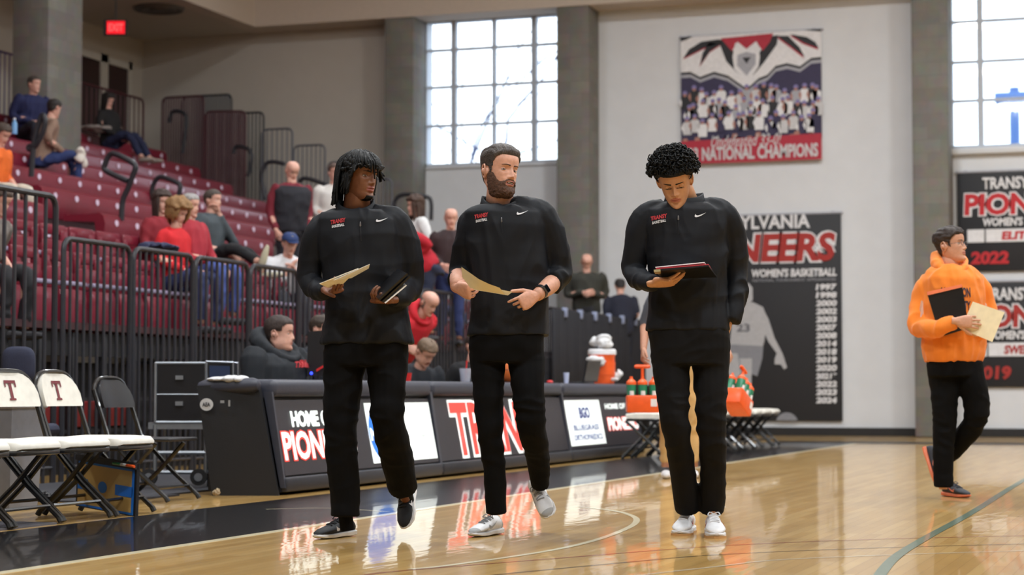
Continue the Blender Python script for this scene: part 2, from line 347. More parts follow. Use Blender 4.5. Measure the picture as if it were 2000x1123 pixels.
W1 = window(1, *w1, [(wpt(885), .085), (wpt(964), .05), (wpt(1043), .085)], [on_y(960, y, YW).z for y in (241, 165, 92)])
W2 = window(2, *w2, [(wpt(1921), .085), (wpt(1921)+.75, .05), (wpt(1921)+1.5, .085)], [on_y(1900, y, YW).z for y in (196, 120, 41)])
# outside: bare tree and a pole light
M_bark = mat('winter_bark', (60, 70, 100), .9)
def tree(name, base, h, seed, label):
    rnd = random.Random(seed); mb = MB()
    def grow(p, d, L, r, k):
        pts = [p]; q = p.copy(); dd = d.copy()
        for i in range(4):
            dd = (dd+Vector((rnd.uniform(-.22, .22), rnd.uniform(-.22, .22), rnd.uniform(-.05, .15)))).normalized(); q = q+dd*L/4; pts.append(q.copy())
        mb.tube(pts, [r*(1-.15*i) for i in range(5)], 5)
        if k > 0:
            for j in range(3):
                b = pts[rnd.choice((2, 3, 4))]; n = (dd+Vector((rnd.uniform(-1, 1), rnd.uniform(-.6, .6), rnd.uniform(-.3, .6)))).normalized()
                grow(b.copy(), n, L*.72, r*.5, k-1)
    grow(Vector(base), Vector((0, 0, 1)), h*.42, .115, 6)
    return single(name, mb, M_bark, label, 'tree')
tree('bare_tree', (w1[0]-1.2, 41, 0), 12, 3, 'bare winter tree outside the left window, branches reaching over its lower panes on the left')
tree('bare_tree', (w1[1]-1.4, 52, 0), 13.5, 12, 'bare winter tree outside the left window, crossing its right hand panes')
pp = on_y(1981, 180, 46.0)
pt = thing('pole_light', (pp.x, 46, 0), 'blue pole light with flat rectangular lamp head seen outside the right window', 'pole light')
M_pole = mat('pole_paint', (70, 110, 170), .5)
part('pole', MB().tube([(pp.x, 46, 0), (pp.x, 46, pp.z+.1)], .11, 10), M_pole, pt)
part('lamp_head', MB().rbox((pp.x-.42, 45.8, pp.z-.25), (pp.x+.62, 46.2, pp.z-.02), .03), M_pole, pt)
struct('ground_outside', MB().box((-60, 32.2, -.3), (60, 120, -.05)), mat('outside_ground', (150, 150, 150), .9))
# ceiling lamps over the court
M_lampb = mat('lamp_housing', (190, 190, 190), .4, .5); M_led = mat('lamp_diffuser', (255, 250, 240), .5, emit=6)
for i, (x, y) in enumerate(LAMPS):
    t = thing('high_bay_lamp', (x, y, ZH-.45), 'square ceiling lamp, %s, %s' % (('above the bleachers', 'above the tables', 'above mid court', 'above the far court')[i//4], ('row farthest from the back wall', 'third row from the back wall', 'second row from the back wall', 'row nearest the back wall')[i % 4]), 'ceiling lamp', 'high bay lamps over the court')
    part('housing', MB().rbox((x-.32, y-.32, ZH-.42), (x+.32, y+.32, ZH-.28), .03), M_lampb, t)
    part('cable', MB().tube([(x, y, ZH-.28), (x, y, ZH)], .01, 6), M_lampb, t)
    part('diffuser', MB().box((x-.28, y-.28, ZH-.43), (x+.28, y+.28, ZH-.421)), M_led, t)
    ld = bpy.data.lights.new('high_bay_light', 'AREA'); ld.shape = 'SQUARE'; ld.size = .9; ld.energy = LAMP_W*(.42 if x < -8 else 1.06); ld.color = (.90, .955, 1)
    lo = bpy.data.objects.new('high_bay_light', ld); COL.objects.link(lo); lo.parent = t; lo.location = (0, 0, -.0)
# door, exit sign, vent
M_maroon = mat('maroon_paint', (110, 34, 48), .45); M_doorf = mat('door_frame_paint', (205, 198, 186), .6); M_dglass = mat('dark_door_glass', (52, 26, 26), .15)
p0 = on_x(159, 100, XL); p1 = on_x(254, 123, XL); zt = p1.z
fr = MB(); Y0, Y1 = p0.y-1.2, p1.y; ZL = 4.42
fr.box((XL-.02, Y0, ZL), (XL+.05, Y0+.1, zt)).box((XL-.02, Y1-.12, ZL), (XL+.05, Y1, zt)).box((XL-.02, Y0, zt-.14), (XL+.05, Y1, zt))
ym = on_x(200, 120, XL).y; fr.box((XL-.02, ym-.12, ZL), (XL+.05, ym+.12, zt))
D = struct('door_1', fr, M_doorf)
part('door_leaf', MB().box((XL-.01, Y0+.1, ZL), (XL+.02, ym-.12, zt-.14)), M_dglass, D); part('door_leaf', MB().box((XL-.01, ym+.12, ZL), (XL+.02, Y1-.12, zt-.14)), M_dglass, D)
e = at(225, 55, 30.6); t = thing('exit_sign', (e.x, e.y, e.z-.11), 'red glowing exit sign hanging from the ceiling above the balcony doors', 'exit sign')
pe = Plane(e-R*.13-UP*.09, R, UP)
part('housing', MB().hexa([pe.p(-.05, -.02, -.06), pe.p(.31, -.02, -.06), pe.p(.31, -.02, 0), pe.p(-.05, -.02, 0), pe.p(-.05, .22, -.06), pe.p(.31, .22, -.06), pe.p(.31, .22, 0), pe.p(-.05, .22, 0)]), M_dark, t)
part('lit_face', MB().slab([pe.p(0, 0, .004), pe.p(.28, 0, .004), pe.p(.28, .2, .004), pe.p(0, .2, .004)], .006), mat('exit_glow', (190, 10, 25), .4, emit=1.6), t)
part('lettering', pe.put(MB(), text2d('EXIT', .23, .12, .03), .025, .04, .009), mat('exit_letters', (255, 60, 60), .4, emit=2.5), t)
part('hanger', MB().tube([pe.p(.13, .22, -.03), Vector((pe.p(.13, .2, -.03).x, pe.p(.13, .2, -.03).y, ZC))], .012, 6), M_dark, t)
v = on_z(310, 15, ZC); t = thing('ceiling_vent', (v.x, v.y, ZC-.03), 'round ceiling air vent above the upper seating', 'ceiling vent')
part('diffuser_ring', MB().lathe((v.x, v.y, 0), [(.42, ZC), (.4, ZC-.05), (.3, ZC-.02), (.28, ZC-.06), (.16, ZC-.03), (.12, ZC-.06), (.0, ZC-.05)], 28), mat('vent_grey', (92, 86, 80), .6), t)
# ---------------- bleachers -----------------------------------------------------------
M_seat = mat('maroon_plastic', (122, 32, 50), .32, var=.05, coat=.2); M_num = mat('seat_number_disc', (225, 205, 225), .5); M_deck = mat('bleacher_deck', (70, 40, 44), .6)
M_under = mat('black_understructure', (20, 20, 23), .7); M_step = mat('step_tread', (150, 60, 62), .6); M_lip_hl = mat('seat_edge_highlight', (150, 140, 165), .35)
def rowX(n): return -9.2-.8*n
def rowZ(n): return 1.68+.34*n
def ydep(px, X):   # y on the plane x=X seen at photo column px
    return on_x(px, 500, X).y
BL = thing('bleachers', (-9.2, 18, 0), 'long maroon plastic bleachers rising from behind the black railings to the balcony', 'bleachers')
ends = {0: 28.0, 1: 21.8, 2: 22.4, 3: 23.8, 4: 25.5, 5: 27.2, 6: 28.6, 7: 28.9, 8: 29.3, 9: 29.6}
AY0, AY1 = 18.3, 19.5
prof = [(.03, -.36), (.06, -.24), (.075, -.12), (.05, -.03), (0, .0), (-.16, -.012), (-.40, -.012), (-.44, .0), (-.46, -.03), (-.44, -.08), (-.06, -.1), (-.02, -.36)]
for n in range(2, 10):
    X, Z = rowX(n), rowZ(n)
    for y0, y1 in ((9.0, AY0), (AY1, ends[n])):
        mb = MB(); rows = []
        for y in (y0, y0+.04, y1-.04, y1): rows.append([Vector((X+px, y, Z+pz)) for px, pz in prof])
        mb.loft(rows)
        y = y0+.25
        while y < y1-.15:
            mb.lathe((0, 0, 0), [(0.0001, 0), (.036, 0), (.036, .008), (.0001, .009)], 12, 1)
            for q in mb.v[-48:]:
                c = q.copy(); q.x, q.y, q.z = X+.077+c.z-.004, y+c.x, Z-.10+c.y
            y += .46
        part('bench_row', mb, [M_seat, M_num], BL)
for n in range(0, 10):   # decks under the rows
    X, Z = rowX(n), rowZ(n)
    part('deck', MB().box((X-.8, 8.8, Z-.46), (X+.3 if n == 0 else X, ends[n]+.3, Z-.40)).box((X-.81, 8.8, Z-.40), (X-.79, ends[n]+.3, Z-.07)), M_deck, BL)
st = MB()
for n in range(0, 9):
    X, Z = rowX(n), rowZ(n); st.rbox((X-.72, AY0+.06, Z-.40), (X-.36, AY1-.06, Z-.23), .02)
part('aisle_steps', st, M_step, BL)
# individual folding seats in the two front rows, tipped up
def seat_mb(X, y, Z):
    mb = MB(); rows = []
    for k, (zz, w, th) in enumerate([(-.47, .17, .02), (-.45, .2, .035), (-.3, .21, .05), (-.12, .215, .05), (-.05, .2, .03)]):
        rows.append([Vector((X+dx, y+dy, Z+zz)) for dx, dy in [(th, -w+.03), (th, w-.03), (th-.015, w), (0, w), (0, -w), (th-.015, -w)]])
    mb.loft(rows)
    mb.rbox((X-.02, y-.2, Z-.02), (X+.05, y+.2, Z+.02), .015, 1)  # top lip strip, bluish highlight painted into its colour
    mb.rbox((X-.16, y-.215, Z-.04), (X-.12, y+.215, Z+.16), .02)           # backrest lower
    mb.rbox((X-.17, y-.215, Z+.20), (X-.13, y+.215, Z+.30), .02); mb.rbox((X-.165, y-.215, Z+.1), (X-.125, y-.12, Z+.25), .015); mb.rbox((X-.165, y+.12, Z+.1), (X-.125, y+.215, Z+.25), .015)
    return mb
for n in (0, 1):
    y = 11.0+n*.22
    while y < (27.5 if n == 0 else 21.6):
        if not (AY0-.1 < y < AY1+.1 and n == 1):
            s_ = part('folding_seat', seat_mb(rowX(n), y, rowZ(n)-.05), [M_seat, M_lip_hl], BL)
        y += .5
y = ydep(115, -10.8)-1.0; Z = rowZ(2)
part('understructure', MB().box((-9.15, 8.8, 0), (-9.1, 28.3, .95)).box((-16.3, 28.3, 0), (-9.1, 28.4, 1.2)).box((-9.0, 8.8, 1.0), (-8.95, 28.3, 1.2)), M_under, BL)
fas = MB()
for k in range(38): fas.rbox((-9.0, 9.0+k*.51, .16), (-8.93, 9.0+k*.51+.06, 1.2), .01)
for z in (.35, .62): fas.box((-9.0, 8.8, z), (-8.96, 28.3, z+.03))
rp = MB()
for k in range(9): rp.rbox((-9.12, 10.6+k*.6, .40), (-9.05, 10.6+k*.6+.42, .62), .01)
part('lower_panels', rp, mat('red_panel', (150, 50, 50), .5), BL)
part('support_posts', fas, mat('support_steel', (38, 38, 42), .5), BL)
struct('floor_balcony', MB().box((XL, 8.8, 4.3), (-16.9, YW, 4.42)), M_deck)
struct('floor_platform', MB().box((-9.8, 27.2, 0), (-8.33, 31.0, .8)), M_under)
struct('floor_concourse', MB().box((-17, 29.7, 0), (-9.8, YW, 1.2)), M_under)
# ---------------- railings ---------------------------------------------------------------
M_rail = mat('black_rail_paint', (42, 42, 48), .4, spec=.5); M_railg = mat('grey_rail_paint', (92, 92, 100), .45); M_railm = mat('maroon_rail_paint', (74, 30, 38), .45); M_railp = mat('violet_rail', (96, 70, 120), .4)
def rail(name, A, B, z0, z1a, z1b, nb, m, label, group=None, r=.019, rb=.011, cat='railing', rad=.09):
    A = Vector((A[0], A[1], 0)); B = Vector((B[0], B[1], 0)); u = (B-A).normalized(); L = (B-A).length
    root = thing(name, (A.x, A.y, z0), label, cat, group)
    fr = [A+UP*z0, A+UP*(z1a-rad)]+[A+u*rad*(1-math.cos(t))+UP*(z1a-rad+rad*math.sin(t)) for t in (math.pi/6, math.pi/3, math.pi/2)]
    fr += [B-u*rad*(1-math.sin(t))+UP*(z1b-rad+rad*math.cos(t)) for t in (0, math.pi/6, math.pi/3, math.pi/2)]+[B+UP*z0]
    part('frame', MB().tube(fr, r, 8), m, root)
    bars = MB()
    for i in range(1, nb):
        p = A+(B-A)*i/nb; t = i/nb; bars.tube([p+UP*(z0+.0), p+UP*(z1a*(1-t)+z1b*t-.005)], rb, 6)
    bars.tube([A+UP*(z0+.12), B+UP*(z0+.12)], .014, 6)
    part('bars', bars, m, root)
    return root
G = 'black guard railings in front of the bleachers'
names = ['tall black railing panel at the left edge of the photo, behind the white chairs', 'black railing panel right of the tall one, behind the black folding chair', 'black railing panel below the woman with curly hair', 'black railing panel below the man in the dark grey sweater', 'black railing panel in front of the man with the navy cap']
yb = [ydep(120, -8.3), ydep(258, -8.3), ydep(377, -8.3), ydep(487, -8.3)]; stp = (yb[3]-yb[0])/3
rail('guard_railing', (-8.3, yb[0]-1.2), (-8.3, yb[0]-.09), 0, 2.2, 2.2, 8, M_rail, names[0], G, .024, .015)
for k in range(14):
    y0 = yb[0]+k*stp
    lb = names[k+1] if k < 4 else ('black railing panel %s' % ['just right of the man in the navy cap', 'behind the seated man in the black hoodie', 'behind the left coach', 'behind the red hooded man', 'behind the bearded seated man', 'at the left side of the middle coach', 'behind the middle coach', 'right of the middle coach', 'left of the olive jacket man', 'last one before the draped part'][k-4])
    rail('guard_railing', (-8.3, y0+.03), (-8.3, y0+stp-.03), 0, 1.89-.005*k, 1.89-.005*k, 10, M_rail, lb, G, .022, .013)
yc0 = ydep(1068, -8.3)
dr = MB(); rows = []
for i in range(121):
    y = yc0+(30.2-yc0)*i/120; x = -8.2+.018*math.sin(i*1.9)
    rows.append([Vector((x, y, .02)), Vector((x, y, 1.80)), Vector((x-.03, y, 1.82)), Vector((x-.04, y, .02))])
DR = thing('black_drape', (-8.2, yc0, 0), 'ribbed black drape clipped over the railing below the man in the olive jacket', 'drape')
part('cloth', dr.loft(rows), mat('drape_cloth', (36, 36, 42), .8), DR, sharp=0)
for k in range(6):
    y = yc0+.5+k*.72; part('clip', MB().rbox((-8.24, y-.04, 1.72), (-8.17, y+.04, 1.85), .01), mat('clip_plastic', (150, 160, 190), .4), DR)
# stair rails at the far end of the bleachers (in planes facing the court's end)
yr = 30.3
def rx(px): return on_y(px, 400, yr).x
def rz(px, py): return on_y(px, py, yr).z
rail('stair_railing', (rx(332), 30.0), (rx(412), 30.0), 1.2, rz(340, 190)-.05, rz(340, 190)-.05, 16, M_railm, 'maroon stair railing panel right of the balcony, in the corner of the stand', rb=.015)
rail('stair_railing', (rx(352), 30.35), (rx(448), 30.35), 1.2, rz(400, 186), rz(400, 186), 18, M_rail, 'black stair railing panel behind the maroon one in the corner of the stand', rb=.017)
rail('stair_railing', (rx(416), 30.0), (rx(494), 30.0), 1.2, rz(440, 222), rz(440, 222)-.02, 20, M_railm, 'lower dark maroon stair railing panel between the corner and the tall grey panels', rb=.015)
rail('stair_railing', (rx(455), 30.45), (rx(506), 30.45), 1.2, rz(480, 218), rz(480, 218), 7, M_rail, 'narrow dark stair railing panel left of the tall grey panels', rb=.015)
rail('stair_railing', (rx(511), yr), (rx(570), yr), 1.2, rz(540, 252), rz(540, 252), 6, M_railg, 'tall grey stair railing panel left of the bald man in the vest')
rail('stair_railing', (rx(573), yr), (rx(634), yr), 1.2, rz(600, 284), rz(600, 284), 7, M_railg, 'tall grey stair railing panel behind the bald man in the vest')
rail('stair_railing', (rx(640), yr), (rx(700), yr), 1.2, rz(670, 316), rz(670, 316), 7, M_railg, 'grey stair railing panel hidden behind the dreadlocks of the left coach')
rail('stair_railing', (rx(706), yr), (rx(765), yr), 1.2, rz(730, 350), rz(730, 350), 7, M_railg, 'grey stair railing panel right of the left coach head')
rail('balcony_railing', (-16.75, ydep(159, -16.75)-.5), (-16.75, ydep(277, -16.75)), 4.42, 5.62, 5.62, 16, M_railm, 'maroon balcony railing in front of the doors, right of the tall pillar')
ya = ydep(68, -16.75); rail('balcony_railing', (-16.75, ya-5), (-16.75, ya), 4.42, 5.75, 5.75, 40, M_railp, 'violet lit balcony railing left of the tall pillar')  # this stretch of rail is violet all along
# looped aisle handrails
def handrail(pxs, Y, label, r=.033, post=None):
    P = [on_y(x, y, Y) for x, y in pxs]; root = thing('aisle_handrail', tuple(P[-1]), label, 'handrail', 'looped black aisle handrails')
    part('rail_loop', MB().tube(P, r, 8, sub=4), M_rail, root); return root
handrail([(250, 354), (208, 334), (205, 322), (214, 303), (226, 301), (258, 317), (265, 327), (260, 342), (250, 368), (240, 392), (237, 430)], 19.9, 'looped black aisle handrail left of the woman in dark red')
handrail([(345, 395), (350, 378), (352, 364), (346, 357), (318, 346), (306, 350), (298, 366), (297, 392)], 23.4, 'looped black handrail behind the woman in dark red')
handrail([(70, 284), (57, 286), (58, 292), (70, 284), (82, 262), (88, 240), (86, 226), (80, 230), (70, 262), (64, 300), (61, 345)], 20.2, 'black handrail behind the woman in the tan jacket')
handrail([(520, 390), (514, 366), (512, 340), (520, 320), (534, 316), (556, 320)], 27.8, 'looped black handrail left of the bald man in the vest')
handrail([(584, 355), (596, 348), (630, 358), (634, 366), (612, 420)], 27.8, 'looped black handrail right of the bald man in the vest')
handrail([(455, 300), (462, 286), (486, 292), (492, 310), (484, 345)], 29.4, 'looped dark handrail in front of the stair railings near the corner')
handrail([(330, 240), (338, 218), (360, 222), (364, 244), (356, 300)], 29.5, 'looped dark handrail by the maroon corner railing')
handrail([(770, 425), (772, 392), (790, 380), (832, 384), (842, 396), (842, 430)], 29.0, 'looped black rail behind the woman in the white top')

def heap(name, px, py, d, s_, col, label, cat, seed=1, amp=.02):
    c = at(px, py, d); mb = MB(); r_ = random.Random(seed)
    for k in range(6): mb.ball(c+Vector((r_.uniform(-.5, .5)*s_[0], r_.uniform(-.5, .5)*s_[1], r_.uniform(-.3, .6)*s_[2])), 1, 10, 0, (s_[0]*.55, s_[1]*.55, s_[2]*.5))
    return single(name, folds(remesh(mb, .016, 2), amp, 9, seed=seed), mat('cloth_'+name+str(seed), col, .8, bump=.1), label, cat)
heap('tote_bag', 156, 312, 25.2, (.12, .12, .15), (214, 206, 196), 'white cloth bag beside the person in the tan jacket', 'bag', 1)
heap('folded_coat', 181, 252, 30.8, (.3, .16, .07), (150, 140, 134), 'grey coat lying on the top bench beside the person in black', 'coat', 2)
heap('folded_coat', 308, 486, 17.6, (.22, .36, .06), (34, 40, 72), 'navy coat lying before the person with curly hair', 'coat', 3)
bb = at(28, 262, 24.4); t = thing('water_bottle', tuple(bb), 'small clear blue water bottle on the bench by the person in navy', 'bottle')
part('bottle_body', MB().lathe(bb, [(0, 0), (.035, 0), (.035, .13), (.014, .17), (.014, .18)], 14), mat('bottle_blue', (110, 160, 210), .2), t); part('cap', MB().lathe(bb, [(.016, .18), (.016, .2), (0, .2)], 12), mat('cap_white', (230, 230, 235), .4), t)
# ---------------- scorer's table ------------------------------------------------------------
M_pad = mat('table_padding', (58, 60, 72), .45, var=.04, bump=.1, bscale=30); M_tblk = mat('table_black_vinyl', (24, 24, 27), .45, bump=.06); M_led0 = mat('led_dark_panel', (46, 43, 50), .4)
M_lw = mat('led_white', (238, 244, 240), .4, emit=.75); M_lr = mat('led_red', (226, 66, 56), .4, emit=.75); M_lb = mat('led_blue', (30, 108, 200), .4, emit=.8); M_ln = mat('led_navy', (44, 58, 120), .4, emit=.5); M_lk = mat('led_black', (40, 38, 42), .5)
ZT = .785
def led_unit(y0, y1, label, panels):
    t = thing('scorers_table', (-6.1, (y0+y1)/2, 0), label, 'table', 'table units along the sideline')
    fx = lambda z: -5.85-.12*z/.62
    body = MB().hexa([(-6.42, y0, .02), (-5.87, y0, .02), (-5.87, y1, .02), (-6.42, y1, .02), (-6.42, y0, .66), (-6.0, y0, .66), (-6.0, y1, .66), (-6.42, y1, .66)])
    part('cabinet', body, M_tblk, t)
    kick = MB(); kick.rbox((-5.93, y0+.01, .02), (-5.83, y1-.01, .12), .02); part('kick_board', kick, mat('kick_grey', (44, 44, 50), .5), t)
    top = MB().rbox((-6.5, y0+.015, .66), (-5.93, y1-.015, ZT), .045, seg=4); part('padded_top', top, M_pad, t, sharp=60)
    O = Vector((-5.868, y0, .12)); V = Vector((-.10, 0, .52)).normalized(); P = Plane(O, (0, 1, 0), V); L = y1-y0; Hh = .53
    part('screen', MB().hexa([P.p(.04, .01, -.02), P.p(L-.04, .01, -.02), P.p(L-.04, .01, .012), P.p(.04, .01, .012), P.p(.04, Hh, -.02), P.p(L-.04, Hh, -.02), P.p(L-.04, Hh, .012), P.p(.04, Hh, .012)]), M_led0, t)
    mb = MB(); panels(P, mb, L, Hh); part('lettering', mb, [M_lw, M_lr, M_lb, M_ln, M_lk, mat('led_grey', (196, 202, 200), .4, emit=.5)], t, sharp=0)
    st = MB().box((y0, 0, 0), (y0, 0, 0)); fr = MB()
    for y in (y0+.012, y1-.012): fr = MB().hexa([(-5.95, y-.012, .05), (-5.84, y-.012, .05), (-5.84, y+.012, .05), (-5.95, y+.012, .05), (-6.05, y-.012, .7), (-5.945, y-.012, .7), (-5.945, y+.012, .7), (-6.05, y+.012, .7)]); part('edge_trim', fr, mat('table_trim', (60, 62, 72), .35), t)

    return t
Ya = on_z(545, 968).y
def ypx(px, z=.4): return on_x(px, 765-(z-H)*100, -5.93).y
Y1, Y2, Y3 = ypx(845), ypx(1100), ypx(1243)
def pan1(P, mb, L, Hh):
    n = .015; f = lambda px: ypx(px)-Ya
    outlined(P, mb, 'PIONEERS', f(541), .11, f(684)-f(541), .2, 0, 1, n, .03, .05)
    outlined(P, mb, 'HOME OF THE', f(566), .34, f(684)-f(566), .11, 0, 0, n, .03, .02)
    a, b = f(712), f(838); P.poly(mb, [(a, .04), (b, .04), (b, .5), (a, .5)], n, 0)
    c = (a+.27, .27); P.poly(mb, [(c[0]+.262*math.cos(t), c[1]+.222*math.sin(t)) for t in np.linspace(0, 6.28, 40)[:-1]], n+.003, 2)
    P.put(mb, text2d('NCAA', .5, .1, .05), c[0]-.25, c[1]-.06, n+.006, 0)
    P.put(mb, text2d('U', .12, .1, .01), b-.3, .22, n+.004, 5)
def pan2(P, mb, L, Hh):
    f = lambda px: ypx(px)-Y1
    x0 = f(878); w = f(1088)-x0
    outlined(P, mb, 'TRANSY', x0, .035, w*.84, .465, 1, 0, .015, .03, .05)
def pan3(P, mb, L, Hh):
    f = lambda px: ypx(px)-Y2; n = .015
    a, b = .06, f(1172); P.poly(mb, [(a, .04), (b, .04), (b, .5), (a, .5)], n, 0); w = b-a
    P.put(mb, text2d('BLUEGRASS', w*.72, .06, .02), a+w*.14, .19, n+.004, 3); P.put(mb, text2d('ORTHOPAEDICS', w*.82, .06, .02), a+w*.1, .09, n+.004, 3)
    P.put(mb, text2d('BGO', w*.3, .12, .05), a+w*.36, .31, n+.004, 3)
    P.put(mb, text2d('HOME OF THE', L-f(1180)-.12, .06, .04), f(1182), .4, n, 0); outlined(P, mb, 'PIONEERS', f(1182), .17, L-f(1180)-.1, .14, 0, 1, n, .04, .05)
led_unit(Ya+.02, Y1, 'near padded courtside table with screen reading HOME OF THE PIONEERS', pan1)
led_unit(Y1, Y2, 'middle padded courtside table with tall red outlined letters on its screen', pan2)
led_unit(Y2, Y3, 'far padded courtside table with bluegrass orthopaedics panel on its screen', pan3)
# end cabinet facing the camera
t = thing('end_cabinet', (-6.3, Ya-.1, 0), 'black padded end cabinet closing the near end of the courtside tables', 'cabinet')
a0 = on_y(390, 755, Ya-.12).x; part('body', MB().hexa([(a0+.12, Ya-.16, .0), (-5.87, Ya-.02, .0), (-5.87, Ya, .0), (a0+.12, Ya, .0), (a0, Ya-.16, .74), (-6.02, Ya-.04, .76), (-6.02, Ya, .76), (a0, Ya, .74)]), M_tblk, t)
part('top_pad', MB().tube([(a0+.02, Ya-.09, .73), (-6.04, Ya-.06, .745)], .05, 12, round_=True), M_pad, t)
pe = Plane(on_y(405, 790, Ya-.17), (1, 0, 0), (0, 0, 1)); mb = MB()
pe.poly(mb, [(.05*math.cos(k), .042*math.sin(k)) for k in np.linspace(0, 6.28, 24)[:-1]], .012, 0); part('sticker', mb.merge(MB().box((0, 0, 0), (0, 0, 0))), mat('sticker_white', (205, 205, 205), .5), t)
mb = MB(); pe.put(mb, text2d('AEA', .06, .028, .03), -.03, -.014, .016); part('sticker_print', mb, M_lk, t)
mb = MB(); pe.poly(mb, [(.105, .01), (.135, .01), (.135, .028), (.105, .028)], .016); pe.poly(mb, [(.165, -.012), (.18, -.012), (.18, .03), (.165, .03)], .016); part('label_strip', mb, mat('label_grey', (150, 150, 150), .5), t)
# things on the tables
tw = MB(); P0 = at(396, 756, dep((a0, Ya, .8))-.02)
for i, (px, py, w, h) in enumerate([(432, 752, .17, .012), (452, 748, .11, .02), (472, 747, .06, .018)]):
    c = on_z(px, py, .775) if False else Vector((on_y(px, py, Ya-.05).x, Ya-.05, .785)); tw.ball(c, 1, 14, 0, (w*.62, .1, h*1.3))
single('white_towel', folds(remesh(tw, .008, 2), .006, 16), mat('towel_white', (214, 214, 216), .9, bump=.4, bscale=200), 'crumpled white towel on top of the black end cabinet', 'towel')
M_blkp = mat('black_plastic', (26, 26, 30), .35); M_red = mat('red_plastic', (214, 44, 44), .35); M_or = mat('orange_plastic', (242, 96, 40), .35); M_grn = mat('green_bottle', (40, 130, 96), .3)
def tpt(px, X=-6.15): p = on_x(px, 745, X); return Vector((X, p.y, ZT))
c = tpt(1176); t = thing('drink_cooler', tuple(c), 'orange drink cooler on the far courtside table, topped with white towels', 'cooler')
part('tank', MB().lathe(c, [(.0, 0), (.13, 0), (.135, .02), (.14, .3), (.15, .32)], 28), M_or, t); part('lid', MB().lathe(c, [(.155, .32), (.155, .36), (.14, .38), (.0, .385)], 28), mat('cooler_lid', (236, 236, 240), .4), t)
part('side_panel', MB().lathe(c+Vector((.0, 0, 0)), [(.143, .1), (.146, .24)], 28), M_or, t)
part('spout', MB().tube([c+Vector((.13, -.05, .05)), c+Vector((.19, -.07, .05))], .018, 8, round_=True), mat('spout_white', (230, 230, 230), .4), t)
def towel(c, s, seed, label, grp='white towels piled on the orange cooler'):
    mb = MB(); r = random.Random(seed)
    for k in range(7): mb.ball(c+Vector((r.uniform(-.5, .5)*s[0], r.uniform(-.5, .5)*s[1], r.uniform(0, .8)*s[2])), 1, 12, 0, (s[0]*.55, s[1]*.55, s[2]*.4))
    return single('white_towel', folds(remesh(mb, .01, 2), .02, 14, seed=seed), mat('towel_white', (0, 0, 0)), label, 'towel', grp)
towel(c+Vector((0, 0, .42)), (.15, .15, .10), 1, 'white towel heaped on top of the orange cooler lid'); towel(c+Vector((-.02, -.22, .22)), (.1, .14, .08), 2, 'white towel draped over the near side of the orange cooler')
towel(c+Vector((.14, .12, .06)), (.05, .06, .1), 4, 'white towel hanging at the right foot of the orange cooler')
c = tpt(1130); t = thing('open_laptop', tuple(c), 'black open laptop beside the orange cooler on the far table', 'laptop')
part('keyboard_base', MB().rbox(c+Vector((-.12, -.18, 0)), c+Vector((.12, .18, .02)), .006), M_blkp, t); part('screen', MB().hexa([c+Vector(q) for q in [(.1, -.19, .02), (.12, -.19, .02), (.12, .3, .02), (.1, .3, .02), (.14, -.19, .24), (.16, -.19, .24), (.16, .3, .24), (.14, .3, .24)]]), M_blkp, t)
def cup(px, X, r, h, m, label, straw=None, dz=0):
    c = tpt(px, X); t = thing('cup', tuple(c), label, 'cup'); part('body', MB().lathe(c, [(0, .0), (r*.75, 0), (r, h), (r*.93, h), (r*.7, .006), (0, .006)], 20), m, t)
    if straw: part('straw', MB().tube([c+Vector((0, 0, .01)), c+Vector((.01, .01, h+.07))], .006, 6), M_red, t)
    return t
M_clear = mat('clear_plastic', (190, 195, 210), .15, alpha=.55)
cup(909, -6.1, .055, .12, M_clear, 'clear plastic cup with red straw on the table left of the middle coach', True); cup(796, -6.2, .035, .07, M_red, 'small red cup on the table in front of the bearded man'); cup(1106, -6.1, .03, .11, mat('cup_white', (190, 200, 230), .4), 'small pale cup standing left of the black laptop')
c = tpt(1074); single('red_cap', MB().ball(c+Vector((0, 0, .012)), 1, 12, 0, (.035, .035, .02)), M_red, 'small red bottle cap lying on the table right of the middle coach', 'bottle cap')
c = tpt(990, -6.2)+Vector((0, 0, .12)); mb = MB(); mb.ball(c, .12, 28); sm = MB()
t = thing('basketball', (c.x, c.y, ZT), 'orange basketball on the table seen between the legs of the middle coach', 'basketball')
part('ball_skin', mb, mat('ball_leather', (214, 110, 44), .6, bump=.3, bscale=400), t)
for ax in range(3):
    pts = [c+Vector(([0, math.cos(a), math.sin(a)], [math.cos(a), 0, math.sin(a)], [math.cos(a), math.sin(a), 0])[ax])*.1205 for a in np.linspace(0, 6.283, 33)]; sm.tube(pts, .0025, 5)
part('seams', sm, M_blkp, t)
# monitor behind the left coach
d0 = 15.35; t = thing('monitor', tuple(at(615, 738, d0)), 'black monitor seen from behind left of the left coach, blue light at its foot', 'monitor')
q = [at(600, 735, d0), at(634, 735, d0), at(636, 645, d0), at(602, 648, d0)]; part('back_case', MB().slab(q, .06), M_blkp, t, sharp=20)
part('stand', MB().tube([at(617, 735, d0), Vector((*at(617, 735, d0).xy, ZT-.0))], .03, 8), M_blkp, t)
part('blue_light', MB().ball(at(608, 729, d0-.06), .012, 8), mat('blue_indicator', (40, 60, 240), .3, emit=4), t)
part('red_stripe', MB().slab([at(618, 726, d0-.05), at(634, 716, d0-.05), at(634, 712, d0-.05), at(618, 721, d0-.05)], .005), M_red, t)
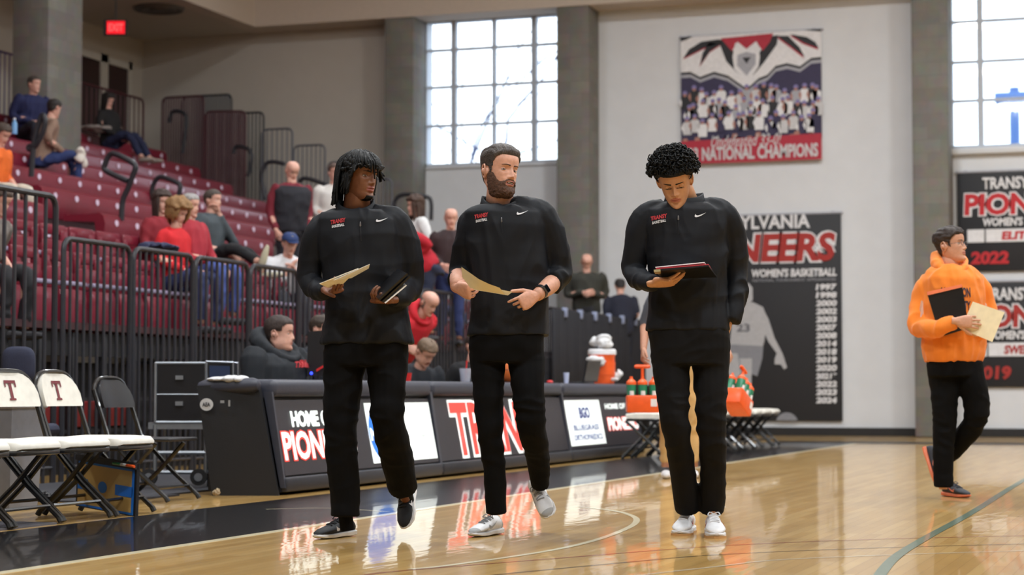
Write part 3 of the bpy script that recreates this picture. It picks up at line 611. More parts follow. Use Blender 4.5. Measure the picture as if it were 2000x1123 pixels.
# ---------------- white padded team chairs ---------------------------------------------------------
M_wv = mat('white_vinyl', (226, 222, 212), .45, bump=.08, bscale=12); M_cf = mat('black_chair_steel', (20, 20, 22), .3, coat=.3); M_t = mat('dark_red_print', (110, 36, 44), .6); M_cfoot = mat('rubber_foot', (30, 30, 30), .7)
def team_chair(label, group, pad=M_wv, logo=True, plain=False, back=True):
    t = thing('folding_chair', (0, 0, 0), label, 'chair', group)   # local: faces +x, width along y
    w = .215; kids = []
    def P(n, mb, m, parent=t, sh=35): o = part(n, mb, m, parent, True, sh); kids.append(o); return o
    rows = []
    if not plain:
        for x, k, z0, z1 in [(-.205, .85, .43, .455), (-.2, 1, .42, .462), (-.1, 1, .415, .472), (.1, 1, .415, .472), (.21, 1, .415, .466), (.235, .9, .425, .45)]:
            rows.append([Vector((x, -w*k, z0)), Vector((x, w*k, z0)), Vector((x, w*k, z1-.01)), Vector((x, w*k*.9, z1)), Vector((x, 0, z1+.004)), Vector((x, -w*k*.9, z1)), Vector((x, -w*k, z1-.01))])
        P('seat', MB().loft(rows), pad, sh=50)
        P('seat_frame', MB().rbox((-.2, -w-.005, .385), (.22, w+.005, .417), .012), M_cf)
    else:
        P('seat', MB().rbox((-.2, -w, .415), (.22, w, .44), .012), pad)
    # backrest: curved pad
    rows = []; nb = 10
    bz = [(.652, .97), (.665, 1), (.73, 1.0), (.78, .93), (.82, .80), (.845, .62), (.857, .40)]
    for z, k in bz:
        bx = -.20-(z-.45)*.27; rw = []
        for j in range(nb+1): y = -w*k+2*w*k*j/nb; rw.append(Vector((bx+.022-.03*(1-(y/w)**2), y, z)))
        for j in range(nb+1): y = w*k-2*w*k*j/nb; rw.append(Vector((bx-.018-.03*(1-(y/w)**2), y, z)))
        rows.append(rw)
    bk = P('backrest', MB().loft(rows), pad, sh=50) if back else None
    if logo and back:
        f = text2d('T', .105, .135, .01); mb = MB()
        for a, b in (((0, .115), (.105, .135)), ((.04, 0), (.065, .135)), ((.022, 0), (.083, .014)), ((0, .09), (.012, .13)), ((.093, .09), (.105, .13))):
            q = []
            for yy, zz in ((a[0], a[1]), (b[0], a[1]), (b[0], b[1]), (a[0], b[1])):
                z = .69+zz*.88; y = -.052+yy; q.append(Vector((-.20-(z-.45)*.27+.0265-.03*(1-(y/w)**2), y, z)))
            mb.add(q, [(0, 1, 2, 3)])
        o = part('letter_print', mb, M_t, bk, True, 0); KIDS[bk.name] = [o]
    for s in (-1, 1):
        y = s*(w+.012)
        P('leg', MB().tube(([(-.305, y, .78), (-.29, y, .73)] if back else [])+[(-.2, y, .45 if back else .39), (.02, y, .2), (.215, y, .018)], .0155, 8), M_cf)     # back upright runs to front foot
        P('leg', MB().tube([(.12, y-s*.02, .40), (-.05, y-s*.02, .2), (-.235, y-s*.02, .018)], .0155, 8), M_cf)
        P('foot_cap', MB().tube([(.21, y, .022), (.222, y, 0)], .017, 8), M_cfoot); P('foot_cap', MB().tube([(-.23, y-s*.02, .022), (-.242, y-s*.02, 0)], .017, 8), M_cfoot)
    P('stretcher', MB().tube([(.15, -w-.01, .09), (.15, w+.01, .09)], .011, 6), M_cf); P('stretcher', MB().tube([(-.16, -w+.01, .1), (-.16, w-.01, .1)], .011, 6), M_cf)
    if back: P('back_frame', MB().tube([(-.305, -w-.012, .77), (-.313, -w*.88, .825), (-.32, -w*.5, .862), (-.32, w*.5, .862), (-.313, w*.88, .825), (-.305, w+.012, .77)], .014, 8, sub=3), M_cf)
    KIDS[t.name] = kids; return t
lab = ['white padded folding chair with red letter T, nearest the coaching board', 'white padded folding chair with red letter T, left of the one by the board', 'white padded folding chair third from the right, its back cut by the photo edge', 'white padded folding chair furthest left in the near row, mostly outside the photo']
c0 = None
for i, y in enumerate((10.02, 9.52, 9.02, 8.54)):
    o = team_chair(lab[0], 'white team chairs at the near left') if i == 0 else copy_tree(c0)
    if i == 0: c0 = o
    o.location = (-5.93, y, 0.011); o.scale = (1, 1, .93); o.rotation_euler = (0, 0, (0.05, -.04, .03, 0)[i]); o['label'] = lab[i]
lab2 = ['white padded stool nearest the courtside tables, first of the far row', 'second white padded stool from the near end of the far row', 'third white padded stool from the near end of the far row', 'fourth white padded stool from the near end of the far row', 'fifth white padded stool from the near end of the far row', 'sixth white padded stool, in the middle of the far row', 'fifth white padded stool from the right end of the far row', 'fourth white padded stool from the right end of the far row', 'third white padded stool from the right end of the far row', 'second white padded stool from the right end of the far row', 'white padded stool at the right end of the far row, before the black banner']
st0 = None
for i in range(11):
    o = team_chair(lab2[0], '', M_wv, False, False, False) if i == 0 else copy_tree(st0); st0 = st0 or o; o.location = (-5.36, 19.92+i*.545, .011); o.name = 'padded_stool' if i == 0 else o.name; o['category'] = 'stool'; o['group'] = 'white padded stools of the far bench'; o['label'] = lab2[i]; KIDS[o.name] = KIDS.get(o.name, list(o.children)); o.rotation_euler = (0, 0, .04*(-1)**i)
bc = team_chair('black folding chair alone between the white chairs and the equipment case', None, mat('black_vinyl', (30, 30, 34), .4), False, True)
p = on_z(345, 955); bc.location = (-6.36, 11.38, 0.011); bc.rotation_euler = (0, 0, .05); bc.scale = (1.0, 1.0, .9)
# coaching board leaning on the chairs
d1, d2 = 11.6, 11.25
t = thing('coaching_board', tuple(at(210, 1003, 11.4)), 'wood patterned coaching board with blue court markings leaning against the white chairs', 'board')
BR, BL_ = at(267, 1010, d2), at(150, 988, d1); TR = at(271, 905, d2+.05); TL = BL_+(TR-BR)
part('panel', MB().slab([BL_, BR, TR, TL], .02), M_blkp, t)
def bq(u0, v0, u1, v1, n):   # rect inside the board, u right v up
    def p(u, v): a = BL_+(BR-BL_)*u; b = TL+(TR-TL)*u; return a+(b-a)*v+nb_*n
    return [p(u0, v0), p(u1, v0), p(u1, v1), p(u0, v1)]
nb_ = (BR-BL_).cross(TL-BL_).normalized()
if nb_.dot(F) > 0: nb_ = -nb_
M_bw = mat('board_wood', (178, 150, 92), .35, var=.08, scale=8); M_bb = mat('board_blue', (20, 104, 196), .4)
part('wood_print', MB().add(bq(.03, .03, .95, .86, .0115), [(0, 1, 2, 3)]), M_bw, t, sharp=0)
mb = MB()
for r_ in ((.03, .02, .95, .06), (.03, .83, .95, .87), (.93, .02, .97, .87), (.66, .34, .95, .54), (.03, .34, .2, .54)): mb.add(bq(*r_, .0135), [(0, 1, 2, 3)])
cc = [BL_+(BR-BL_)*(.45+.075*math.cos(a))+((TL-BL_))*(.44+.11*math.sin(a))+nb_*.0135 for a in np.linspace(0, 6.28, 24)[:-1]]; mb.add(cc, [tuple(range(23))]); part('court_markings', mb, M_bb, t, sharp=0)
part('marker_tray', MB().slab(bq(.0, .88, 1, .99, .012), .03), M_blkp, t)
for u, m_, l in ((.66, M_grn, 'green marker in the tray of the coaching board'), (.78, mat('marker_white', (225, 225, 225), .4), 'white marker in the tray of the coaching board'), (.88, M_or, 'orange capped marker in the tray of the coaching board')):
    q = bq(u, .93, u+.13, .93, .035); single('marker_pen', MB().tube([q[0], q[1]], .008, 8), m_, l, 'marker')
# items behind the chairs
M_mat_ = mat('grey_rubber_mat', (84, 84, 92), .7, bump=.2, bscale=100)
single('rubber_mat', MB().box((-8.2, -2, 0), (-5.72, on_z(120, 1027).y+.1, .01)), M_mat_, 'grey rubber mat under the white padded chairs', 'mat')
single('rubber_mat', MB().box((-8.25, 11.05, 0.0), (-6.5, 12.0, .01)).box((-8.25, 12.0, 0), (-6.6, 15, .01)), mat('dark_rubber_mat', (52, 52, 58), .7), 'dark rubber mat under the black folding chair and equipment case', 'mat')
c = Vector((-7.35, 10.35, 0)); t = thing('office_chair', (c.x, c.y, 0), 'dark navy padded office chair back behind the white chairs', 'chair')
rows = []; pc = at(36, 712, 12.6); t.location = (pc.x, pc.y, .011)
for a, k in [(-.034, .5), (-.03, .8), (-.012, 1), (.012, 1), (.03, .8), (.034, .5)]:
    rows.append([pc-F*a+R*(.105*k*abs(math.cos(q))**.6*np.sign(math.cos(q)))+UP*(.115*k*abs(math.sin(q))**.6*np.sign(math.sin(q))) for q in np.linspace(0, 2*math.pi, 33)[:-1]])
part('backrest', MB().loft(rows), mat('navy_fabric', (38, 42, 64), .8, bump=.2, bscale=200), t, sharp=60)
part('back_post', MB().tube([pc-UP*.08+F*.03, Vector((pc.x, pc.y, .45))+F*.05], .02, 8), M_blkp, t)
part('seat', MB().rbox((pc.x-.2, pc.y-.2, .42), (pc.x+.2, pc.y+.2, .5), .04, seg=3), mat('navy_fabric', (0, 0, 0)), t)
part('base', MB().tube([(pc.x, pc.y, .42), (pc.x, pc.y, .08)], .025, 10), M_blkp, t)
lg = MB(); 
for k in range(5): a = k*1.2566; lg.tube([(pc.x, pc.y, .09), (pc.x+.22*math.cos(a), pc.y+.22*math.sin(a), .05)], .014, 6); lg.ball((pc.x+.22*math.cos(a), pc.y+.22*math.sin(a), .042), .03, 8)
part('castor_base', lg, M_blkp, t)
pc = on_z(60, 955); cx, cy = -6.72, 10.3; t = thing('storage_bin', (cx, cy, .011), 'grey plastic bin with lighter lid standing behind the white chairs', 'bin')
part('body', MB().hexa([(cx-.14, cy-.15, .011), (cx+.1, cy-.15, .011), (cx+.1, cy+.15, .011), (cx-.14, cy+.15, .011), (cx-.17, cy-.18, .60), (cx+.13, cy-.18, .60), (cx+.13, cy+.18, .60), (cx-.17, cy+.18, .60)]), mat('bin_grey', (118, 120, 128), .5), t)
part('lid', MB().rbox((cx-.19, cy-.2, .60), (cx+.15, cy+.2, .65), .02), mat('bin_lid', (150, 152, 162), .45), t)
# equipment case on a trolley
M_alu = mat('aluminium_edge', (158, 164, 172), .35, .8); dC = 14.4
c = at(345, 940, dC); t = thing('equipment_case', (c.x, c.y, 0.011), 'tall black equipment case with aluminium edges on a wheeled trolley', 'case')
A_ = at(303, 830, dC); B_ = at(402, 830, dC); zt = at(350, 709, dC).z; z0 = A_.z+.02; dz_ = F*.45
part('case_body', MB().hexa([A_+UP*.02, B_+UP*.02, B_+dz_+UP*.02, A_+dz_+UP*.02, Vector((A_.x, A_.y, zt)), Vector((B_.x, B_.y, zt)), Vector(((B_+dz_).x, (B_+dz_).y, zt)), Vector(((A_+dz_).x, (A_+dz_).y, zt))]), M_blkp, t)
ed = MB()
for p in (A_, B_, A_+dz_, B_+dz_): ed.tube([Vector((p.x, p.y, z0)), Vector((p.x, p.y, zt))], .013, 6)
for z in (z0, z0+.2, zt):
    q = [Vector((p.x, p.y, z)) for p in (A_, B_, B_+dz_, A_+dz_, A_)]; ed.tube(q, .011 if z != z0+.2 else .006, 6)
part('metal_edges', ed, M_alu, t)
for zz in (zt-.12, z0+.12): part('latch', MB().slab([A_*.6+B_*.4+UP*(zz-A_.z)-F*.012, A_*.45+B_*.55+UP*(zz-A_.z)-F*.012, A_*.45+B_*.55+UP*(zz+.03-A_.z)-F*.012, A_*.6+B_*.4+UP*(zz+.03-A_.z)-F*.012], .012), M_alu, t)
part('trolley_deck', MB().hexa([A_-R*.05+UP*-.03, B_+R*.03-UP*.03, B_+R*.03+dz_-UP*.03, A_-R*.05+dz_-UP*.03, A_-R*.05+UP*.018, B_+R*.03+UP*.018, B_+R*.03+dz_+UP*.018, A_-R*.05+dz_+UP*.018]), M_alu, t)
fr = MB(); 
for p in (A_, B_):
    for q in (Vector((0, 0, 0)), dz_*.9): fr.tube([p+q, Vector(((p+q).x, (p+q).y, .12))], .014, 6)
    fr.tube([Vector((p.x, p.y, .12)), Vector(((p+dz_*.9).x, (p+dz_*.9).y, .12))], .014, 6)
za = at(345, 935, dC).z
for z in (.12, .26): fr.tube([Vector((A_.x, A_.y, z)), Vector((B_.x, B_.y, z))], .016, 6)
part('trolley_frame', fr, M_alu, t)
for px in (291, 388):
    w = at(px, 940, dC-.02); w.z = .075+.011; part('wheel', MB().tube([w-F*.02, w+F*.02], .06, 20), M_dark, t); part('wheel_hub', MB().tube([w-F*.026, w+F*.026], .03, 16), M_alu, t)
t = thing('small_mixer_case', tuple(at(428, 746, dC)), 'small console case with bright aluminium frame beside the tall equipment case', 'case')
q = [at(404, 746, dC), at(455, 746, dC), at(455, 708, dC), at(403, 706, dC)]
part('body', MB().prism(q, F*.25), M_blkp, t); part('frame', MB().tube(q+[q[0]], .011, 6).tube([p+F*.25 for p in q+[q[0]]], .011, 6), M_alu, t)
part('screen', MB().slab([at(409, 738, dC-.01), at(449, 738, dC-.01), at(449, 715, dC-.01), at(409, 714, dC-.01)], .008), mat('console_glass', (40, 54, 84), .2), t)
part('support_leg', MB().tube([q[0]+F*.12, Vector(((q[0]+F*.12).x, (q[0]+F*.12).y, .011))], .012, 6).tube([q[1]+F*.12, Vector(((q[1]+F*.12).x, (q[1]+F*.12).y, .011))], .012, 6), M_blkp, t)
c = on_z(422, 968, .011); mb = MB(); mb.ball(c+UP*.02, 1, 10, 0, (.03, .02, .018)); mb.ball(c+UP*.03+R*.01, 1, 10, 0, (.015, .02, .02)); single('crumpled_wrapper', folds(remesh(mb, .004, 1), .006, 60), mat('wrapper', (170, 150, 120), .6), 'small crumpled wrapper on the mat at the foot of the end cabinet', 'litter')
# ---------------- wall banners -------------------------------------------------------------------
M_bk = mat('banner_black', (36, 36, 40), .6, bump=.05, bscale=4); M_w = mat('print_white', (232, 230, 232), .6); M_r = mat('print_red', (196, 36, 44), .6); M_r2 = mat('banner_red', (178, 40, 60), .6); M_rd = mat('print_dark_red', (170, 46, 40), .6)
M_gr = mat('print_grey', (170, 170, 178), .6); M_g2 = mat('print_dark_grey', (104, 104, 110), .6); M_nv = mat('print_navy', (52, 46, 78), .6); M_cap = mat('print_cap', (132, 124, 176), .6); M_skn = mat('print_skin', (176, 124, 110), .6); M_tan = mat('print_tan', (190, 140, 110), .6)
M_gl = mat('print_light_grey', (206, 204, 206), .6)
def banner(px0, py0, px1, py1, label, base, mats, draw, cat='banner'):
    a = on_y(px0, py1, YW-.06); b = on_y(px1, py0, YW-.06); w = b.x-a.x; h = b.z-a.z
    t = thing('wall_banner', (a.x+w/2, YW-.05, a.z), label, cat)
    P = Plane((a.x, YW-.06, a.z), (1, 0, 0), (0, 0, 1))
    part('cloth', MB().rbox((a.x, YW-.055, a.z), (b.x, YW-.03, b.z), .008), base, t)
    part('pole', MB().tube([(a.x-.03, YW-.045, b.z), (b.x+.03, YW-.045, b.z)], .018, 8), M_gr, t)
    part('wall_clip', MB().rbox((a.x+.1, YW-.04, b.z-.01), (a.x+.16, YW+.0, b.z+.03), .005).rbox((b.x-.16, YW-.04, b.z-.01), (b.x-.1, YW, b.z+.03), .005), M_gr, t)
    mb = MB(); draw(P, mb, w, h, lambda x: on_y(x, 500, YW-.06).x-a.x, lambda y: on_y((px0+px1)/2, y, YW-.06).z-a.z)
    part('print', mb, mats, t, sharp=0)
def draw1(P, mb, w, h, X, Y):   # mats: w r black grey navy cap skin lightgrey
    n = .012; s = w/1000.0; H_ = h
    def pg(pts, mi, k): P.poly(mb, [(x*s, H_-y*s) for x, y in pts], n+.002*k, mi)
    hb = h/s
    pg([(0, 0), (1000, 0), (1000, hb*.84), (0, hb*.84)], 4, 0)
    # winged emblem: white wing field with grey and black scalloped edge
    top = [(0, 0), (1000, 0)]
    ed = [(1000, 205), (930, 208), (850, 262), (760, 235), (680, 250), (620, 310), (560, 330), (475, 400), (400, 345), (340, 300), (240, 268), (140, 300), (70, 260), (0, 262)]
    g = [(x, y+30) for x, y in ed]
    pg(top+g, 3, 1); pg(top+[(x, y+8) for x, y in ed], 2, 2); pg(top+[(x, y-10) for x, y in ed], 0, 3)
    pg([(0, 0), (90, 0), (40, 20), (0, 30)], 2, 4); pg([(880, 0), (1000, 0), (1000, 18), (930, 8)], 2, 4)
    for pts in ([(20, 150), (60, 90), (150, 40), (270, 30), (290, 55), (170, 85), (80, 125)], [(140, 210), (160, 120), (205, 50), (300, 60), (215, 110)], [(690, 30), (770, 35), (850, 120), (885, 190), (790, 110)], [(780, 22), (900, 50), (960, 90), (985, 135), (880, 90)]):
        pg([(x-4, y+10) for x, y in pts], 1, 4); pg(pts, 2, 5)
    pg([(270, 30), (330, 40), (400, 150), (475, 250), (560, 150), (640, 30), (700, 25), (690, 90), (600, 210), (520, 300), (475, 330), (420, 290), (330, 190)], 2, 5)
    pg([(290, 25), (665, 10), (640, 70), (590, 130), (540, 60), (475, 110), (410, 55), (370, 120), (320, 60)], 1, 6)
    pg([(395, 60), (430, 110), (520, 110), (550, 60), (570, 170), (560, 240), (475, 360), (385, 245), (375, 160)], 0, 7); pg([(410, 150), (475, 130), (540, 150), (540, 220), (475, 300), (408, 225)], 3, 8); pg([(445, 170), (505, 170), (475, 215)], 2, 9)
    rnd = random.Random(5)
    for k in range(54):   # printed team photo
        row = k % 3; x = 24+(k//3)*56+row*20+rnd.uniform(-20, 20); y = 395+row*100+rnd.uniform(-34, 26)
        if x > 985: continue
        y = min(y, hb*.80-60); dark = x < 150 and row < 2
        pg([(x-34, y+32), (x-20, y+18), (x+22, y+18), (x+36, y+34), (x+32, y+110), (x-30, y+110)], 2 if dark else rnd.choice((0, 0, 0, 7, 7, 3, 2, 4)), 4+row*3)
        pg([(x-44, y+60), (x-30, y+30), (x-22, y+60), (x-26, y+96)], 6 if rnd.random() < .5 else 0, 5+row*3)
        pg([(x-13, y-4), (x+13, y-4), (x+12, y+14), (x, y+24), (x-12, y+14)], 6, 5+row*3); pg([(x-16, y-6), (x-10, y-20), (x+10, y-20), (x+18, y-5), (x+16, y+2), (x-16, y+2)], 5, 6+row*3)
    for k in range(26):
        x = rnd.uniform(30, 960); y = hb*.84-rnd.uniform(0, 46); pg([(x-22, y+20), (x-14, y-18), (x+16, y-20), (x+26, y+20)], rnd.choice((0, 6, 6, 4)), 14)
    pg([(0, hb*.82), (1000, hb*.80), (1000, hb), (0, hb)], 1, 16)
    P.put(mb, text2d('Undefeated 33-0!', .5*w, .09*h, .005, .35), .22*w, .125*h, n+.036, 7)
    P.put(mb, text2d('23 NATIONAL CHAMPIONS', .92*w, .105*h, .035), .055*w, .022*h, n+.038, 7)
banner(1331, 57, 1604, 322, 'large square red, white and navy championship banner with wing emblem and team photo', M_w, [M_w, M_r2, M_bk, M_gr, M_nv, M_cap, M_skn, M_gl], draw1)
def draw2(P, mb, w, h, X, Y):
    n = .012
    P.put(mb, text2d('TRANSYLVANIA', X(1583)-X(1345), h*.068, .03), X(1345), Y(448), n, 0)
    outlined(P, mb, 'PIONEERS', X(1325), Y(513), X(1632)-X(1325), Y(457)-Y(513), 1, 0, n, .04, .06, .12)
    P.put(mb, text2d("WOMEN'S BASKETBALL", X(1634)-X(1468), Y(526)-Y(542), .04, .1), X(1468), Y(542), n, 0)
    P.put(mb, text2d('NATIONAL TOURNAMENT APPEARANCES', X(1632)-X(1470), Y(545)-Y(551), .02), X(1470), Y(551), n, 2)
    yrs = ['1997', '1998', '2000', '2002', '2003', '2007', '2008', '2014', '2018', '2019', '2020', '2021*', '2022', '2023', '2024']
    for i, y in enumerate(yrs):
        py = 569+i*15.6; P.put(mb, text2d(y, X(1634)-X(1593), Y(py-12)-Y(py), .05, .12), X(1593-.1*i), Y(py), n, 0)
    def pg(pts, mi, k): P.poly(mb, [(X(x), Y(y)) for x, y in pts], n+.002*k, mi)
    # printed grey player
    pg([(1452, 560), (1462, 552), (1470, 562), (1470, 585), (1462, 596), (1452, 590)], 3, 0)
    pg([(1430, 610), (1448, 596), (1470, 590), (1490, 600), (1498, 622), (1492, 668), (1488, 680), (1424, 680), (1428, 640)], 3, 1)
    pg([(1488, 600), (1500, 622), (1512, 660), (1528, 692), (1536, 718), (1530, 722), (1524, 712), (1512, 712), (1512, 702), (1516, 690), (1500, 668), (1488, 640)], 3, 2)
    pg([(1422, 672), (1490, 676), (1488, 700), (1478, 735), (1466, 730), (1460, 700), (1440, 716), (1424, 700)], 2, 2)
    pg([(1444, 700), (1468, 700), (1466, 770), (1450, 772)], 3, 3); pg([(1412, 690), (1440, 690), (1446, 730), (1420, 760), (1412, 740)], 3, 3)
    P.put(mb, text2d('23', X(1464)-X(1438), Y(632)-Y(648), .03), X(1438), Y(648), n+.006, 4)
    P.poly(mb, [(X(1535)+.18*math.cos(a), max(Y(822)+.01, Y(826)+.17*math.sin(a))) for a in np.linspace(0, 3.14, 16)], n+.004, 2)
banner(1300, 415, 1642, 821, 'tall black banner with red outlined PIONEERS, list of years and grey printed player', M_bk, [M_w, M_rd, mat('print_mid_grey', (140, 140, 146), .6), mat('print_player_grey', (184, 182, 184), .6), M_g2], draw2)
def mkdraw3(big, yr, y0, y1):
    def d(P, mb, w, h, X, Y):
        n = .012; k = h
        P.put(mb, text2d('TRANSYLVANIA', w*.62, .12*k, .03), w*.18, .82*k, n, 0)
        outlined(P, mb, 'PIONEERS', .05*w, .56*k, w*.9, .22*k, 1, 0, n, .04, .06, .04)
        P.put(mb, text2d("WOMEN'S BASKETBALL", w*.64, .085*k, .04, .1), w*.18, .45*k, n, 0)
        P.poly(mb, [(.07*w, .29*k), (.19*w, .29*k), (.19*w, .42*k), (.07*w, .42*k)], n, 0); P.poly(mb, [(.2*w, .29*k), (.93*w, .29*k), (.93*w, .42*k), (.2*w, .42*k)], n, 0)
        P.put(mb, text2d(big, w*.5, .085*k, .05, .12), w*.31, .31*k, n+.004, 1)
        P.put(mb, text2d(yr, w*.27, .13*k, .05, .08), w*.09, .07*k, n, 1)
    return d
xe = 2000+ (on_y(2000, 430, YW).x-on_y(1871, 430, YW).x)*0
banner(1871, 327, 2150, 531, 'upper black banner at the right edge, reading ELITE EIGHT above the year 2022', M_bk, [M_w, M_r], mkdraw3('ELITE EIGHT', '2022', 327, 531))
banner(1876, 546, 2155, 756, 'lower black banner at the right edge, reading SWEET SIXTEEN above the year 2019', M_bk, [M_w, M_rd], mkdraw3('SWEET SIXTEEN', '2019', 546, 756))
# ---------------- heads, hands, shoes ---------------------------------------------------
def skin_mat(name, rgb, var=.05):
    m = mat('skin_'+name, rgb, .5, var=var, scale=60, sss=.12, bump=.05, bscale=300); return m
M_eye = mat('eye_white', (178, 172, 168), .25); M_iris = mat('iris_dark', (48, 32, 24), .15)
ZS = [-.122, -.116, -.105, -.09, -.075, -.06, -.045, -.03, -.01, .01, .03, .05, .07, .088, .102, .111, .116]
YFR = [.030, .066, .083, .086, .083, .087, .086, .083, .084, .084, .090, .091, .084, .070, .050, .026, .004]
YBK = [-.012, -.016, -.022, -.030, -.042, -.058, -.070, -.080, -.088, -.095, -.099, -.099, -.092, -.078, -.058, -.036, -.008]
WID = [.018, .030, .040, .049, .0555, .060, .0635, .066, .069, .072, .0745, .0755, .073, .064, .050, .031, .005]
def head(nu=96, nv=84, jaw=1.0, wide=1.0, nose=1.0, lips=1.0, mouth_open=0, chub=0.0, ears=True, mouth_z=-.062):
    t = np.linspace(0, 1, nu, endpoint=False); th = 2*np.pi*t-.55*np.sin(2*np.pi*t)
    k = np.linspace(0, 1, nv); zz = -.122+.238*(.5-.5*np.cos(np.pi*(k*.86+.07)))/1.0
    lo, hi = (.5-.5*np.cos(np.pi*.07)), (.5-.5*np.cos(np.pi*.93)); zz = -.122+.238*((.5-.5*np.cos(np.pi*(k*.86+.07)))-lo)/(hi-lo)
    yf = herm(ZS, YFR, zz)[:, None]; yb = herm(ZS, YBK, zz)[:, None]; w = herm(ZS, WID, zz)[:, None]*wide
    w = w*(1+(jaw-1)*np.clip((-zz[:, None]-.03)/.06, 0, 1))+chub*np.clip((-zz[:, None]-.02)/.05, 0, 1)*.012
    c = -.012+0*yf; c = np.minimum(np.maximum(c, yb+.005), yf-.01)
    C = np.cos(th)[None]; Sn = np.sin(th)[None]; e = 2/2.25
    Cx = np.sign(C)*np.abs(C)**e; Sx = np.sign(Sn)*np.abs(Sn)**e
    X = w*Sx; Y = c+np.where(C > 0, (yf-c), (c-yb))*Cx; Z = zz[:, None]+0*X
    fr = np.clip(C*1.6, 0, 1); ax = np.abs(X); g = lambda a, b, s: np.exp(-((a-b)/s)**2)
    # nose
    hn = np.interp(Z, [-.046, -.040, -.033, -.02, 0, .014, .024], [0, .011, .0225, .017, .008, .002, 0])*nose; sg = np.interp(Z, [-.04, -.03, 0, .02], [.0105, .0105, .006, .007])
    D = hn*np.exp(-(X/sg)**2)+.0075*nose*g(ax, .0135, .0058)*g(Z, -.0355, .0065)
    D += -.0105*g(ax, .031, .0145)*g(Z, .001, .0105)+.0045*g(ax, .026, .017)*g(Z, .0185, .007)
    D += .004*g(ax, .046, .016)*g(Z, -.022, .016)-.004*g(ax, .046, .014)*g(Z, -.062, .016)*(1-chub)
    mz = mouth_z
    D += -.0045*g(Z, mz, .0022+mouth_open*.002)*np.clip(1-(ax/.026)**4, 0, 1)+lips*(.0052*g(Z, mz+.0062, .0042)*np.exp(-(X/.019)**4)+.0068*g(Z, mz-.0072, .0048)*np.exp(-(X/.017)**4))
    D += -.0035*g(Z, mz-.018, .005)*g(X, 0, .02)+.0055*g(Z, -.104, .012)*g(X, 0, .018)-.0025*g(Z, mz+.016, .006)*g(X, 0, .004)
    Y = Y+D*fr
    mb = MB(); P = np.stack([X, Y, Z], -1)
    mb.loft([[Vector(p) for p in row] for row in P]); nq = (nv-1)*nu
    ctr = P; mi = []
    for i in range(nv-1):
        for j in range(nu):
            x, y, z = (P[i, j]+P[i+1, (j+1) % nu])/2; m = 0
            if y > .05:
                q = (x/.0255)**2+((z-mz+.001)/(.0125*(.55+.45*lips)))**2
                if q < 1: m = 1
                if mouth_open and abs(x) < .019 and abs(z-mz) < .0042*mouth_open*(1-(x/.021)**2): m = 2
            mi.append(m)
    mb.m[:nq] = mi; mb.f = [tuple(reversed(f)) for f in mb.f]
    for s in (-1, 1):
        ye = float(np.interp(.001, zz[::1], (yf[:, 0])))-.0225
        eb = MB().ball((s*.031, ye, .001), .0128, 16, 3); mb.merge(eb)
        for i in range(3): pass
        mb.add([Vector((s*.031+.0055*math.cos(a)+IR[0], ye+.0131-.0008, .001+.0055*math.sin(a)+IR[1])) for a in np.linspace(0, 2*math.pi, 13)[:-1]], [tuple(range(11, -1, -1))], 4)
        lid = []   # upper and lower lids
        for a in np.linspace(LID[0], 80, 7): lid.append([Vector((s*.031+.0148*math.sin(math.radians(b))*math.cos(math.radians(a)), ye-.0005+.0146*math.cos(math.radians(b))*math.cos(math.radians(a)), .001+.0142*math.sin(math.radians(a)))) for b in np.linspace(-88, 88, 13)])
        mb.loft(lid, 0, False, False); lid = []
        for a in np.linspace(-75, LID[1], 6): lid.append([Vector((s*.031+.0146*math.sin(math.radians(b))*math.cos(math.radians(a)), ye-.0005+.0143*math.cos(math.radians(b))*math.cos(math.radians(a)), .001+.0142*math.sin(math.radians(a)))) for b in np.linspace(-88, 88, 13)])
        mb.loft(lid, 0, False, False)
        if ears:
            er = MB(); rows = []
            for th_, in zip(np.linspace(0, 2*np.pi, 21)[:-1]):
                yy = -.022-.016*math.cos(th_)*(1.0+.15*math.sin(th_)); z_ = -.006+.031*math.sin(th_)
                r = .0042; cx = s*(float(np.interp(z_, ZS, WID))*wide+.004+.010*max(0, -math.cos(th_)))
                rows.append((cx, yy, z_))
            ring = rows+[rows[0]]; er.tube(ring, .0042, 6, 0); er.tube([(s*(.066*wide), -.014, -.008), (s*(.072*wide+.004), -.024, -.004)], [.02, .012], 10, 0, 1.2, True)
            mb.merge(er)
    return mb
IR = (0, 0); LID = (26, -32)
def hairline(y, front=.064, side=.005, burn=-.012, nape=-.07):
    return np.interp(y, [-.11, -.06, -.038, -.026, -.012, .004, .014, .024, .034, .05, .066, .09], [nape, nape, -.035, side+.012, side+.02, side+.012, burn, burn+.004, side+.03, front-.012, front, front+.002])
def shell(hm, maskf, thickf, nmax=None, seed=0, amp=0, scale=60, stretch=(1, 1, 1)):
    V, N = normals(hm); sel = np.array([maskf(v) for v in V]); keep = []
    for f in hm.f[:nmax]:
        if len(f) == 4 and sum(sel[list(f)] > -.004) == 4: keep.append(f)
    used = sorted({i for f in keep for i in f}); idx = {u: k for k, u in enumerate(used)}; out = MB()
    for u in used:
        m = sel[u]; t = thickf(V[u])*min(1, max(0, (m+.002))/.012)**.6+.0008
        if amp: q = Vector((V[u][0]*stretch[0]*scale+seed, V[u][1]*stretch[1]*scale, V[u][2]*stretch[2]*scale)); t *= 1+amp*noise.noise(q)
        out.v.append(Vector(V[u]+N[u]*t))
    out.f = [tuple(idx[i] for i in f) for f in keep]; out.m = [0]*len(keep); return out
def headM(c, fdir, roll=0, s=1.0):
    y = Vector(fdir).normalized(); x = y.cross(UP).normalized(); z = x.cross(y)
    Q = Matrix((x, y, z)).transposed(); Q = Q @ Matrix.Rotation(roll, 3, 'Y')
    return Matrix.Translation(c) @ (Q*s).to_4x4()
